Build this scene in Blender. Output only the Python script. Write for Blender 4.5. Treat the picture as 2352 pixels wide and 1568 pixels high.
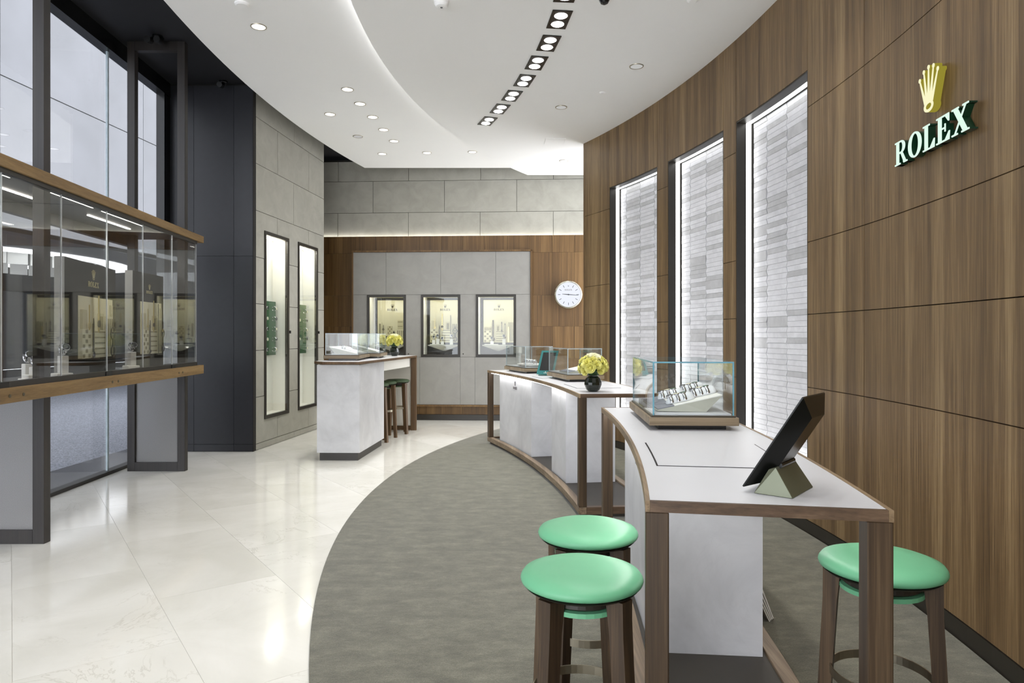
import bpy, math, random
from math import sin, cos, pi, radians as R_, sqrt, asin, atan2
from mathutils import Vector, Matrix, Euler

random.seed(7)
for o in list(bpy.data.objects):
    bpy.data.objects.remove(o, do_unlink=True)
scene = bpy.context.scene
COL = scene.collection

# ------------------------------------------------------------------ camera, world, exposure
H = 1.45                                   # eye height, camera looks along +Y, level
cam = bpy.data.cameras.new('camera'); cam.sensor_width = 36; cam.lens = 24
cam.shift_y = -12 / 2352; cam.clip_start = .05; cam.clip_end = 200
cam_o = bpy.data.objects.new('camera', cam); COL.objects.link(cam_o)
cam_o.location = (0, 0, H); cam_o.rotation_euler = (pi / 2, 0, 0)
scene.camera = cam_o

world = bpy.data.worlds.new('world'); scene.world = world; world.use_nodes = True
bg = world.node_tree.nodes['Background']
bg.inputs[0].default_value = (.95, .965, 1.0, 1); bg.inputs[1].default_value = 4.0

vs = scene.view_settings
vs.view_transform = 'Standard'; vs.look = 'None'; vs.exposure = 0.5; vs.gamma = 1.0
vs.use_curve_mapping = False
try:
    scene.cycles.transparent_max_bounces = 40
    scene.cycles.max_bounces = 12
    scene.cycles.diffuse_bounces = 6
    scene.cycles.sample_clamp_indirect = 6
except Exception:
    pass

P_TRACK = 40      # watts of each twin spotlight of the ceiling row
P_DOWN = 27       # watts of each round downlight
P_BACK = 30       # the same row of twin spotlights behind the camera
WARM = (1.0, .99, .965)

# ------------------------------------------------------------------ materials
def srgb(r, g, b):
    def l(c):
        c /= 255
        return c / 12.92 if c <= .04045 else ((c + .055) / 1.055) ** 2.4
    return (l(r), l(g), l(b), 1)

def new_mat(name):
    m = bpy.data.materials.new(name); m.use_nodes = True
    nt = m.node_tree; nt.nodes.clear()
    out = nt.nodes.new('ShaderNodeOutputMaterial')
    return m, nt, out

def bsdf(nt, out, col, rough=.5, metal=0, spec=.5):
    b = nt.nodes.new('ShaderNodeBsdfPrincipled')
    b.inputs['Base Color'].default_value = col
    b.inputs['Roughness'].default_value = rough
    b.inputs['Metallic'].default_value = metal
    b.inputs['Specular IOR Level'].default_value = spec
    nt.links.new(b.outputs[0], out.inputs[0])
    return b

def coords(nt, scale, rnd=0.0):
    tc = nt.nodes.new('ShaderNodeTexCoord')
    mp = nt.nodes.new('ShaderNodeMapping'); mp.inputs['Scale'].default_value = scale
    src = tc.outputs['Object']
    if rnd:
        oi = nt.nodes.new('ShaderNodeObjectInfo')
        mul = nt.nodes.new('ShaderNodeMath'); mul.operation = 'MULTIPLY'; mul.inputs[1].default_value = rnd
        nt.links.new(oi.outputs['Random'], mul.inputs[0])
        add = nt.nodes.new('ShaderNodeVectorMath'); add.operation = 'ADD'
        nt.links.new(src, add.inputs[0]); nt.links.new(mul.outputs[0], add.inputs[1])
        src = add.outputs[0]
    nt.links.new(src, mp.inputs['Vector'])
    return mp.outputs[0]

def noise(nt, vec, scale, detail=3, rough=.55, dist=0):
    n = nt.nodes.new('ShaderNodeTexNoise')
    n.inputs['Scale'].default_value = scale; n.inputs['Detail'].default_value = detail
    n.inputs['Roughness'].default_value = rough; n.inputs['Distortion'].default_value = dist
    nt.links.new(vec, n.inputs['Vector'])
    return n.outputs['Fac']

def ramp(nt, fac, stops):
    r = nt.nodes.new('ShaderNodeValToRGB')
    e = r.color_ramp.elements
    while len(e) < len(stops):
        e.new(.5)
    for i, (p, c) in enumerate(stops):
        e[i].position = p; e[i].color = c
    nt.links.new(fac, r.inputs[0])
    return r.outputs[0]

def mixc(nt, a, b, fac, blend='MIX'):
    m = nt.nodes.new('ShaderNodeMix'); m.data_type = 'RGBA'; m.blend_type = blend
    for sock, v in ((m.inputs[0], fac), (m.inputs[6], a), (m.inputs[7], b)):
        if hasattr(v, 'links'):
            nt.links.new(v, sock)
        else:
            sock.default_value = v
    return m.outputs[2]

def mth(nt, op, a, b):
    m = nt.nodes.new('ShaderNodeMath'); m.operation = op
    for i, v in enumerate((a, b)):
        if hasattr(v, 'links'):
            nt.links.new(v, m.inputs[i])
        else:
            m.inputs[i].default_value = v
    return m.outputs[0]

def bump(nt, b, h, strength, dist=.01):
    n = nt.nodes.new('ShaderNodeBump'); n.inputs['Strength'].default_value = strength
    n.inputs['Distance'].default_value = dist
    nt.links.new(h, n.inputs['Height']); nt.links.new(n.outputs[0], b.inputs['Normal'])

def plain(name, col, rough=.5, metal=0, spec=.5, vary=.06, scale=6):
    m, nt, out = new_mat(name)
    b = bsdf(nt, out, col, rough, metal, spec)
    v = coords(nt, (1, 1, 1), 7)
    f = noise(nt, v, scale, 3)
    lo = tuple(c * (1 - vary) for c in col[:3]) + (1,)
    hi = tuple(min(1, c * (1 + vary)) for c in col[:3]) + (1,)
    nt.links.new(ramp(nt, f, [(.3, lo), (.7, hi)]), b.inputs['Base Color'])
    return m

def wood(name, dark, mid, light, axis='z', rough=.42, fine=46, coarse=7.5, rnd=0.0, tone=.10):
    m, nt, out = new_mat(name)
    b = bsdf(nt, out, mid, rough, 0, .4)
    k = .018
    sc = {'z': (1, 1, k), 'x': (k, 1, 1), 'y': (1, k, 1)}[axis]
    v = coords(nt, sc, rnd)
    f1 = noise(nt, v, fine, 5, .65, .15)
    f2 = noise(nt, v, coarse, 2, .5, .2)
    f3 = noise(nt, v, fine * 3.4, 3, .6)
    f = mth(nt, 'ADD', mth(nt, 'MULTIPLY', f1, .42), mth(nt, 'ADD', mth(nt, 'MULTIPLY', f2, .40), mth(nt, 'MULTIPLY', f3, .18)))
    c = ramp(nt, f, [(.34, dark), (.50, mid), (.66, light)])
    oi = nt.nodes.new('ShaderNodeObjectInfo')
    g = mth(nt, 'ADD', mth(nt, 'MULTIPLY', oi.outputs['Random'], tone), 1 - tone / 2)
    h = nt.nodes.new('ShaderNodeHueSaturation'); nt.links.new(g, h.inputs['Value']); nt.links.new(c, h.inputs['Color'])
    nt.links.new(h.outputs[0], b.inputs['Base Color'])
    bump(nt, b, f1, .06, .002)
    return m

def stone(name, c0, c1, vein=None, rough=.4, scale=2.2, tone=.05, spec=.5, veinscale=1.6, rnd=11):
    m, nt, out = new_mat(name)
    b = bsdf(nt, out, c0, rough, 0, spec)
    v = coords(nt, (1, 1, 1), rnd)
    f = noise(nt, v, scale, 6, .6, .6)
    c = ramp(nt, f, [(.32, c0), (.68, c1)])
    if vein:
        n2 = noise(nt, v, veinscale, 7, .62, 1.6)
        w = mth(nt, 'ABSOLUTE', mth(nt, 'SUBTRACT', n2, .5), 0)
        mask = ramp(nt, w, [(0, (1, 1, 1, 1)), (.012, (0, 0, 0, 1))])
        n3 = noise(nt, v, 1.1, 2); vk = .5 if 'cream' in name else .16
        mask2 = mth(nt, 'MULTIPLY', mask, ramp(nt, n3, [(.48, (0, 0, 0, 1)), (.66, (vk, vk, vk, 1))]))
        c = mixc(nt, c, vein, mask2)
    oi = nt.nodes.new('ShaderNodeObjectInfo')
    g = mth(nt, 'ADD', mth(nt, 'MULTIPLY', oi.outputs['Random'], tone), 1 - tone / 2)
    h = nt.nodes.new('ShaderNodeHueSaturation'); nt.links.new(g, h.inputs['Value']); nt.links.new(c, h.inputs['Color'])
    nt.links.new(h.outputs[0], b.inputs['Base Color'])
    return m

def emit(name, col, strength):
    m, nt, out = new_mat(name)
    e = nt.nodes.new('ShaderNodeEmission'); e.inputs[0].default_value = col; e.inputs[1].default_value = strength
    nt.links.new(e.outputs[0], out.inputs[0])
    return m

def glass(name, tint=(.97, .985, .98, 1), refl=1.0, ior=1.45):
    m, nt, out = new_mat(name)
    t = nt.nodes.new('ShaderNodeBsdfTransparent'); t.inputs[0].default_value = tint
    g = nt.nodes.new('ShaderNodeBsdfGlossy'); g.inputs['Roughness'].default_value = .0
    g.inputs[0].default_value = (refl, refl, refl, 1)
    fr = nt.nodes.new('ShaderNodeFresnel')          # the same reflectance on both faces of a thin pane
    ge = nt.nodes.new('ShaderNodeNewGeometry'); mi = nt.nodes.new('ShaderNodeMix')
    mi.inputs[2].default_value = ior; mi.inputs[3].default_value = 1 / ior
    nt.links.new(ge.outputs['Backfacing'], mi.inputs[0]); nt.links.new(mi.outputs[0], fr.inputs[0])
    mx = nt.nodes.new('ShaderNodeMixShader')
    nt.links.new(fr.outputs[0], mx.inputs[0]); nt.links.new(t.outputs[0], mx.inputs[1]); nt.links.new(g.outputs[0], mx.inputs[2])
    nt.links.new(mx.outputs[0], out.inputs[0])
    return m

M = {}
M['wall_wood'] = wood('walnut_veneer', srgb(68, 51, 32), srgb(110, 87, 58), srgb(154, 130, 94), 'z', .38, 85, 9)
M['back_wood'] = wood('warm_walnut_veneer', srgb(70, 49, 25), srgb(102, 76, 43), srgb(130, 101, 63), 'z', .42, 40, 6, 3.0, .16)
M['post_wood'] = wood('dark_walnut', srgb(40, 31, 21), srgb(70, 55, 39), srgb(104, 86, 63), 'z', .45, 60, 14)
M['rail_wood'] = wood('walnut_rail', srgb(82, 68, 54), srgb(124, 106, 86), srgb(160, 141, 117), 'y', .42, 60, 14)
M['edge_wood'] = wood('pale_walnut_edge', srgb(94, 77, 56), srgb(136, 115, 88), srgb(166, 145, 116), 'y', .45, 60, 16)
M['edge_wood_x'] = wood('pale_walnut_edge_across', srgb(60, 46, 35), srgb(92, 73, 56), srgb(120, 98, 77), 'x', .45, 60, 16)
M['oak_y'] = wood('golden_oak_beam', srgb(106, 82, 49), srgb(136, 109, 70), srgb(158, 130, 88), 'y', .45, 50, 10)
M['oak_x'] = wood('golden_oak_base', srgb(100, 86, 67), srgb(134, 118, 95), srgb(156, 140, 117), 'x', .45, 60, 14)
M['leg_wood'] = wood('stool_walnut', srgb(32, 23, 15), srgb(59, 45, 31), srgb(90, 72, 52), 'z', .45, 70, 18)
M['bar_wood'] = wood('bar_walnut', srgb(62, 45, 27), srgb(90, 67, 42), srgb(116, 91, 62), 'z', .45, 60, 16)
M['marble_floor'] = stone('cream_marble', srgb(219, 217, 208), srgb(234, 232, 225), srgb(188, 184, 172), .10, 1.3, .035, .5)
M['marble_white'] = stone('white_marble', srgb(192, 193, 196), srgb(214, 215, 218), srgb(172, 172, 176), .35, 3.0, .02, .4)
M['grey_stone'] = stone('warm_grey_stone', srgb(158, 156, 146), srgb(171, 169, 159), None, .55, 5, .05, .3)
M['cab_panel'] = stone('satin_grey_panel', srgb(140, 138, 133), srgb(150, 148, 143), None, .38, 4, .02, .5)
M['tile_light'] = stone('pale_marble_tile', srgb(206, 206, 210), srgb(226, 226, 230), None, .45, 7, .04, .4)
M['tile_mid'] = stone('grey_marble_tile', srgb(180, 180, 182), srgb(198, 198, 200), None, .45, 9, .05, .4)
M['grout'] = plain('tile_grout', srgb(178, 178, 182), .8)
M['black_metal'] = plain('dark_bronze', srgb(40, 36, 30), .4, 0, .5)
M['dark_wall'] = plain('charcoal_panel', srgb(32, 33, 38), .42, 0, .4, .08, 14)
M['dark_soffit'] = plain('black_soffit', srgb(30, 30, 34), .6)
M['bronze'] = wood('brown_bronze_frame', srgb(34, 31, 30), srgb(44, 40, 38), srgb(54, 49, 45), 'z', .4, 90, 20)
M['joint'] = plain('shadow_joint', srgb(28, 25, 22), .8)
M['stone_joint'] = plain('stone_joint', srgb(54, 52, 47), .8)
M['cab_joint'] = plain('cabinet_joint', srgb(84, 82, 77), .8)
M['floor_joint'] = plain('floor_joint', srgb(205, 202, 194), .6)
M['plaster'] = plain('white_plaster', srgb(252, 252, 252), .75, 0, .2, .012, 2)
M['white_top'] = plain('white_laminate', srgb(208, 209, 213), .35, 0, .4, .01)
M['white_paint'] = plain('white_paint', srgb(236, 234, 226), .55, 0, .3, .01)
M['cream'] = plain('cream_panel', srgb(226, 220, 190), .55, 0, .3, .02)
M['cream_mid'] = plain('cream_tower', srgb(206, 198, 164), .55, 0, .3, .02)
M['cream_dark'] = plain('cream_relief_dark', srgb(150, 142, 112), .6, 0, .3, .03)  # darker cream of the tower patterns
M['gold'] = plain('champagne_gold', srgb(214, 196, 134), .3, .6, .5, .04)
M['hand_bronze'] = plain('bronze_hand', srgb(92, 84, 66), .4, .3, .5)
M['hand_dark'] = plain('dark_hand', srgb(74, 68, 56), .4, .2, .5)
M['panel_green'] = plain('dark_olive_panel', srgb(22, 22, 17), .55, 0, .2)
M['steel'] = plain('polished_steel', srgb(214, 214, 218), .16, 1.0, .5, .02)
M['brushed'] = plain('brushed_steel', srgb(176, 168, 150), .34, 1.0, .5, .04)
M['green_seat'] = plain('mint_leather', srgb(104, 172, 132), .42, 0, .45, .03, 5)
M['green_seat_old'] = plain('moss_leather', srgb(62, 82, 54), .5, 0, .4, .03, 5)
M['green_board'] = plain('deep_green_leather', srgb(38, 84, 48), .5, 0, .4, .05)
M['dark_under'] = plain('dark_plinth_board', srgb(62, 57, 50), .5)
M['black_gloss'] = plain('black_gloss', srgb(10, 10, 11), .25)
M['cushion'] = plain('pale_cushion', srgb(226, 227, 230), .7, 0, .3, .02)
M['card'] = plain('grey_card', srgb(118, 119, 128), .6)
M['tray_white'] = plain('white_tray', srgb(232, 230, 224), .55)
M['tray_grey'] = plain('putty_tray_side', srgb(176, 175, 162), .6)
M['tab_back'] = plain('dark_green_black_metal', srgb(24, 25, 23), .28, .55, .6)
M['tab_teal'] = plain('teal_metal_frame', srgb(46, 112, 112), .3, .35, .5)
M['tab_stand'] = plain('olive_stand', srgb(112, 116, 96), .34, .35, .5)
M['tab_stand_pale'] = plain('pale_teal_stand', srgb(150, 186, 178), .3, .1, .5)
M['screen'] = plain('dark_screen_glass', srgb(18, 20, 22), .03, 0, .9)
M['glass'] = glass('clear_glass')
M['vitrine_glass'] = glass('vitrine_glass', (.86, .865, .86, 1))
M['facade_glass'] = glass('facade_glass', (.94, .955, .975, 1))
M['case_glass'] = glass('case_glass', (.975, .99, .988, 1))
M['edge_teal'] = plain('glass_edge_teal', srgb(104, 156, 172), .15, 0, .6, .15, 20)
M['edge_pale'] = plain('glass_edge_pale', srgb(176, 190, 196), .15, 0, .6, .1, 20)
M['edge_white'] = plain('glass_edge_bright', srgb(222, 226, 230), .2)
M['lamp_white'] = emit('lamp_lens', (1, .99, .97, 1), 9)
M['down_lens'] = emit('downlight_lens', (1, .985, .95, 1), 1.5)
M['down_dim'] = emit('dim_downlight_lens', (1, .99, .96, 1), .36)  # lens shown almost unlit although its beam stays on
M['led_niche'] = emit('niche_led', (1, 1, .985, 1), 3.4)
M['led_cove'] = emit('cove_led', (1, .97, .9, 1), 11)
M['led_counter'] = emit('counter_led', (1, .985, .96, 1), 17)
M['led_case'] = emit('case_led', (1, .98, .95, 1), 7)
M['led_show'] = emit('showcase_led', (1, .94, .78, 1), 16)
M['led_slot'] = emit('slot_led', (1, .95, .84, 1), 14)
M['sign_face'] = emit('sign_face', srgb(222, 248, 232), .75)
M['crown_face'] = emit('crown_face', srgb(250, 246, 200), .72)
M['sign_green'] = plain('dark_green_return', srgb(6, 46, 26), .35)
M['crown_gold'] = emit('crown_glow_return', srgb(176, 164, 60), .48)
M['clock_face'] = emit('clock_face', srgb(240, 244, 255), .72)
M['clock_halo'] = emit('clock_halo', srgb(230, 236, 255), 2.5)
M['ink'] = plain('dark_ink', srgb(46, 48, 50), .6)
M['ink_olive'] = plain('olive_ink', srgb(78, 72, 52), .6)
M['ink_gold'] = plain('gold_print', srgb(206, 196, 150), .4, .3)
M['rose_y'] = plain('yellow_rose', srgb(228, 224, 138), .6, 0, .3, .08, 30)
M['rose_hi'] = plain('cream_rose_highlight', srgb(248, 247, 222), .6, 0, .3, .05, 30)  # paler copy of the yellow rose, a painted highlight
M['leaf'] = plain('dark_leaf', srgb(46, 74, 40), .45)
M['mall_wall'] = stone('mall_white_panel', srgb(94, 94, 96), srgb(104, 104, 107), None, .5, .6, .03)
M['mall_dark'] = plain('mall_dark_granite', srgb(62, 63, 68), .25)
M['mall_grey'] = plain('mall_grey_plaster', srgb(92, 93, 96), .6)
M['mall_lamp'] = emit('mall_oval_light', (.96, .97, 1, 1), 2.2)
M['fill_side'] = emit('side_fill_glow', (1, .97, .9, 1), 6)  # glow of the strip added to fill the stone wall showcases
M['led_shelf'] = emit('shelf_glow', (1, .97, .9, 1), 6)

# black vase: faceted dark glass
M['vase'] = plain('black_green_glass', srgb(22, 28, 20), .08, 0, .8, .5, 18)

# bezel / fluted metal
M['flute'] = plain('fluted_steel', srgb(190, 186, 170), .25, .9)

def carpet_mat():
    m, nt, out = new_mat('taupe_carpet')
    b = bsdf(nt, out, srgb(150, 149, 134), .95, 0, .1)
    v = coords(nt, (1, 1, 1))
    f1 = noise(nt, v, 260, 2, .7)
    v2 = coords(nt, (2.2, 4.2, 1))
    f2 = noise(nt, v2, 2.6, 9, .78, 0)
    f = mth(nt, 'ADD', mth(nt, 'MULTIPLY', f1, .4), mth(nt, 'MULTIPLY', f2, .6))
    c = ramp(nt, f, [(.36, srgb(66, 64, 50)), (.5, srgb(93, 91, 76)), (.64, srgb(122, 120, 103))])
    nt.links.new(c, b.inputs['Base Color'])
    b.inputs['Sheen Weight'].default_value = .35
    bump(nt, b, f1, .5, .004)
    return m
M['carpet'] = carpet_mat()

def speckle_mat():
    m, nt, out = new_mat('mall_terrazzo')
    b = bsdf(nt, out, srgb(150, 154, 168), .6, 0, .3)
    v = coords(nt, (1, 1, 1))
    f1 = noise(nt, v, 55, 3, .8)
    c = ramp(nt, f1, [(.36, srgb(50, 52, 57)), (.62, srgb(138, 141, 149))])
    nt.links.new(c, b.inputs['Base Color'])
    return m
M['mall_floor'] = speckle_mat()

def frost_mat():
    m, nt, out = new_mat('frosted_mesh_glass')
    t = nt.nodes.new('ShaderNodeBsdfTransparent'); t.inputs[0].default_value = (.85, .85, .87, 1)
    d = nt.nodes.new('ShaderNodeBsdfPrincipled'); d.inputs['Base Color'].default_value = srgb(150, 149, 149)
    d.inputs['Roughness'].default_value = .25
    v = coords(nt, (1, 1, 1)); f = noise(nt, v, 240, 2)
    fac = ramp(nt, f, [(.3, (.62, .62, .62, 1)), (.7, (.8, .8, .8, 1))])
    mx = nt.nodes.new('ShaderNodeMixShader')
    nt.links.new(fac, mx.inputs[0]); nt.links.new(t.outputs[0], mx.inputs[1]); nt.links.new(d.outputs[0], mx.inputs[2])
    nt.links.new(mx.outputs[0], out.inputs[0])
    return m
M['frost'] = frost_mat()

# ------------------------------------------------------------------ mesh helpers
class MB:
    """collects vertices and faces; build() links them as ONE mesh object"""
    def __init__(s):
        s.v = []; s.f = []
    def add(s, vs_, fs):
        n = len(s.v); s.v += [tuple(p) for p in vs_]; s.f += [tuple(i + n for i in q) for q in fs]
        return s
    def box(s, x0, x1, y0, y1, z0, z1):
        return s.add([(x0, y0, z0), (x1, y0, z0), (x1, y1, z0), (x0, y1, z0), (x0, y0, z1), (x1, y0, z1), (x1, y1, z1), (x0, y1, z1)],
                     [(3, 2, 1, 0), (4, 5, 6, 7), (0, 1, 5, 4), (1, 2, 6, 5), (2, 3, 7, 6), (3, 0, 4, 7)])
    def prism(s, poly, z0, z1):
        """poly: xy points, counter-clockwise"""
        n = len(poly)
        a = sum(poly[i][0] * poly[(i + 1) % n][1] - poly[(i + 1) % n][0] * poly[i][1] for i in range(n))
        if a < 0:
            poly = poly[::-1]
        return s.add([(x, y, z0) for x, y in poly] + [(x, y, z1) for x, y in poly],
                     [tuple(range(n))[::-1], tuple(range(n, 2 * n))] + [(i, (i + 1) % n, (i + 1) % n + n, i + n) for i in range(n)])
    def strip(s, left, right, z0, z1):
        """slab between two polylines of equal length (xy)"""
        n = len(left); v = []; f = []
        for (a, b) in zip(left, right):
            v += [(a[0], a[1], z0), (b[0], b[1], z0), (b[0], b[1], z1), (a[0], a[1], z1)]
        for i in range(n - 1):
            k = 4 * i
            for j in range(4):
                f.append((k + j, k + (j + 1) % 4, k + 4 + (j + 1) % 4, k + 4 + j))
        f += [(0, 3, 2, 1), (4 * n - 4, 4 * n - 3, 4 * n - 2, 4 * n - 1)]
        return s.add(v, f)
    def hexa(s, b, t):
        """4 bottom points, 4 top points, same winding (ccw from above)"""
        return s.add(list(b) + list(t), [(3, 2, 1, 0), (4, 5, 6, 7), (0, 1, 5, 4), (1, 2, 6, 5), (2, 3, 7, 6), (3, 0, 4, 7)])
    def arc(s, c, r0, r1, a0, a1, z0, z1, n=16):
        """ring sector about c with a box section"""
        v = []; f = []
        for i in range(n + 1):
            a = a0 + (a1 - a0) * i / n
            for r, z in ((r0, z0), (r1, z0), (r1, z1), (r0, z1)):
                v.append((c[0] + r * cos(a), c[1] + r * sin(a), z))
        for i in range(n):
            k = 4 * i
            for j in range(4):
                f.append((k + j, k + 4 + j, k + 4 + (j + 1) % 4, k + (j + 1) % 4))
        f += [(0, 1, 2, 3), (4 * n + 3, 4 * n + 2, 4 * n + 1, 4 * n)]
        return s.add(v, [q[::-1] for q in f])
    def lathe(s, prof, n=32, c=(0, 0), close=True):
        """prof: (r, z) from bottom to top, outside"""
        v = []; f = []
        m = len(prof)
        for i in range(n):
            a = 2 * pi * i / n
            for r, z in prof:
                v.append((c[0] + r * cos(a), c[1] + r * sin(a), z))
        for i in range(n):
            j = (i + 1) % n
            for k in range(m - 1):
                f.append((i * m + k, j * m + k, j * m + k + 1, i * m + k + 1))
        if close:
            f.append(tuple(i * m for i in range(n))[::-1]); f.append(tuple(i * m + m - 1 for i in range(n)))
        return s.add(v, f)
    def tube(s, pts, r, n=8, cap=True):
        v = []; f = []
        pts = [Vector(p) for p in pts]
        up = Vector((0, 0, 1))
        for i, p in enumerate(pts):
            d = (pts[min(i + 1, len(pts) - 1)] - pts[max(i - 1, 0)]).normalized()
            u = d.cross(up)
            if u.length < 1e-3:
                u = d.cross(Vector((1, 0, 0)))
            u.normalize(); w = u.cross(d).normalized()
            rr = r[i] if isinstance(r, (list, tuple)) else r
            for k in range(n):
                a = 2 * pi * k / n
                v.append(tuple(p + u * cos(a) * rr + w * sin(a) * rr))
        for i in range(len(pts) - 1):
            for k in range(n):
                f.append((i * n + k, i * n + (k + 1) % n, (i + 1) * n + (k + 1) % n, (i + 1) * n + k))
        if cap:
            f.append(tuple(range(n))[::-1]); f.append(tuple(range((len(pts) - 1) * n, len(pts) * n)))
        return s.add(v, f)
    def xf(s, mat):
        s.v = [tuple(mat @ Vector(p)) for p in s.v]
        return s
    def mesh(s, name, mat, smooth=False, bevel=0, seg=1):
        me = bpy.data.meshes.new(name); me.from_pydata(s.v, [], s.f); me.update()
        if bevel:
            import bmesh
            bm = bmesh.new(); bm.from_mesh(me)
            bmesh.ops.recalc_face_normals(bm, faces=bm.faces)
            ed = [e for e in bm.edges if len(e.link_faces) == 2 and e.calc_face_angle(0) > .5]
            bmesh.ops.bevel(bm, geom=ed, offset=bevel, segments=seg, profile=.5, affect='EDGES')
            bm.to_mesh(me); bm.free()
        else:
            import bmesh
            bm = bmesh.new(); bm.from_mesh(me); bmesh.ops.recalc_face_normals(bm, faces=bm.faces); bm.to_mesh(me); bm.free()
        if smooth:
            for p in me.polygons:
                p.use_smooth = True
        me.materials.append(M[mat] if isinstance(mat, str) else mat)
        return me
    def build(s, name, mat, parent=None, smooth=False, bevel=0, seg=1, label=None):
        me = s.mesh(name, mat, smooth, bevel, seg)
        return link(name, me, parent, label)

WORLD_ROOT = {}
def link(name, me, parent=None, label=None):
    o = bpy.data.objects.new(name, me); COL.objects.link(o)
    if parent is not None:
        off = WORLD_ROOT.get(parent.name)
        if off is not None:
            me.transform(Matrix.Translation(-off)); WORLD_ROOT[o.name] = off
        o.parent = parent
    if label:
        o['label'] = label
    return o

def tag(o, label=None, cat=None, group=None, kind=None):
    if label: o['label'] = label
    if cat: o['category'] = cat
    if group: o['group'] = group
    if kind: o['kind'] = kind
    return o

def thing(name, label, cat, loc=(0, 0, 0), rz=0, group=None, world=False):
    """an Empty at the base of a thing; world=True: its parts are given in room coordinates"""
    o = bpy.data.objects.new(name, None); COL.objects.link(o)
    o.empty_display_size = .1
    o.location = loc; o.rotation_euler = (0, 0, rz)
    if world: WORLD_ROOT[o.name] = Vector(loc)
    return tag(o, label, cat, group)

def struct(name, mb, mat, **k):
    o = mb.build(name, mat, **k); o['kind'] = 'structure'
    return o

def dup(root, loc=None, rz=None, label=None, group=None, parent=None):
    r = root.copy(); COL.objects.link(r)
    if parent is not None: r.parent = parent
    if loc is not None: r.location = loc
    if rz is not None: r.rotation_euler = (0, 0, rz)
    if label: r['label'] = label
    if group: r['group'] = group
    for ch in list(root.children):
        dup(ch, parent=r)
    return r

def at(px, py, d):
    """room point seen at a photo position, at depth d along the view axis"""
    return ((px - 1176) / 1568 * d, d, H - (py - 772) / 1568 * d)
def ax(px, d): return (px - 1176) / 1568 * d
def az(py, d): return H - (py - 772) / 1568 * d

def spot(name, loc, power, size=R_(80), blend=.7, col=WARM, rot=(0, 0, 0), radius=.05):
    l = bpy.data.lights.new(name, 'SPOT'); l.energy = power; l.spot_size = size; l.spot_blend = blend
    l.color = col; l.shadow_soft_size = radius
    o = bpy.data.objects.new(name, l); COL.objects.link(o); o.location = loc; o.rotation_euler = rot
    return o

# ------------------------------------------------------------------ lettering (serif capitals, cap height 1)
def poly_ring(cx, cy, rx, ry, ix, iy, a0=0, a1=2 * pi, n=28):
    qs = []
    for i in range(n):
        a = a0 + (a1 - a0) * i / n; b = a0 + (a1 - a0) * (i + 1) / n
        qs.append([(cx + ix * cos(a), cy + iy * sin(a)), (cx + rx * cos(a), cy + ry * sin(a)),
                   (cx + rx * cos(b), cy + ry * sin(b)), (cx + ix * cos(b), cy + iy * sin(b))])
    return qs
def rect(x0, x1, y0, y1): return [(x0, y0), (x1, y0), (x1, y1), (x0, y1)]
LET = {
    'R': (.98, [rect(.12, .33, .0, 1), rect(0, .45, 0, .06), rect(0, .4, .94, 1), rect(.3, .5, .455, .525), rect(.3, .5, .935, 1),
                [(.45, .5), (.62, .47), (.90, .06), (.70, .06)], rect(.70, 1.0, 0, .06), [(.66, .07), (.86, .07), (.9, 0), (.72, 0)]]
          + poly_ring(.48, .7275, .34, .2725, .14, .205, -pi / 2, pi / 2, 14)),
    'O': (1.02, poly_ring(.5, .5, .5, .52, .27, .45, n=32)),
    'L': (.84, [rect(.12, .34, 0, 1), rect(0, .47, .94, 1), rect(0, .8, 0, .06), [(.5, .05), (.8, .05), (.82, .34), (.76, .34)]]),
    'E': (.90, [rect(.12, .34, 0, 1), rect(0, .82, .94, 1), rect(0, .84, 0, .06), rect(.3, .58, .48, .54), rect(.54, .60, .36, .66),
                [(.56, .95), (.82, .95), (.82, .70), (.77, .70)], [(.56, .05), (.84, .05), (.87, .32), (.81, .32)]]),
    'X': (1.05, [[(.08, .97), (.34, .97), (.94, .03), (.68, .03)], [(.78, .97), (.86, .97), (.22, .03), (.14, .03)],
                 rect(.0, .42, .94, 1), rect(.64, 1.0, .94, 1), rect(.0, .36, 0, .06), rect(.58, 1.03, 0, .06)]),
}
CROWN = []
for bx, tx, ty in ((-.15, -.44, .80), (-.075, -.235, .93), (0, 0, .97), (.075, .235, .93), (.15, .44, .80)):
    CROWN.append([(bx - .055, .20), (bx + .055, .20), (tx + .016, ty), (tx - .016, ty)])
    CROWN.append([(tx + .048 * cos(a * pi / 6), ty + .048 * sin(a * pi / 6)) for a in range(12)])
CROWN.append([(-.205, .195), (.205, .195), (.25, .36), (-.25, .36)])
CROWN += poly_ring(0, .125, .225, .125, .145, .065, n=24)

def polys_mb(polys, t0, t1, sx=1, sy=1, ox=0, oy=0):
    """polygons laid out in the local X/Z plane, extruded along -Y from t0 to t1"""
    m = MB()
    for p in polys:
        m.prism([(ox + x * sx, oy + y * sy) for x, y in p], t0, t1)
    return m.xf(Matrix(((1, 0, 0, 0), (0, 0, -1, 0), (0, 1, 0, 0), (0, 0, 0, 1))))
def word_polys(cap, track=.10):
    out = []; x = 0
    for ch in 'ROLEX':
        w, ps = LET[ch]; out.append((ch, x, ps)); x += (w + track) * cap
    return out, x - track * cap
def logo_mb(width, thick, crown=True):
    """small flat print: crown over the word, centred on x=0, baseline z=0"""
    cap = 1.0; ws, tot = word_polys(cap); k = width / tot
    m = MB()
    for ch, x, ps in ws:
        q = polys_mb(ps, 0, thick, k, k, x * k - width / 2, 0); m.add(q.v, q.f)
    if crown:
        q = polys_mb(CROWN, 0, thick, width * .36, width * .36, 0, width * .26); m.add(q.v, q.f)
    return m

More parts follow.
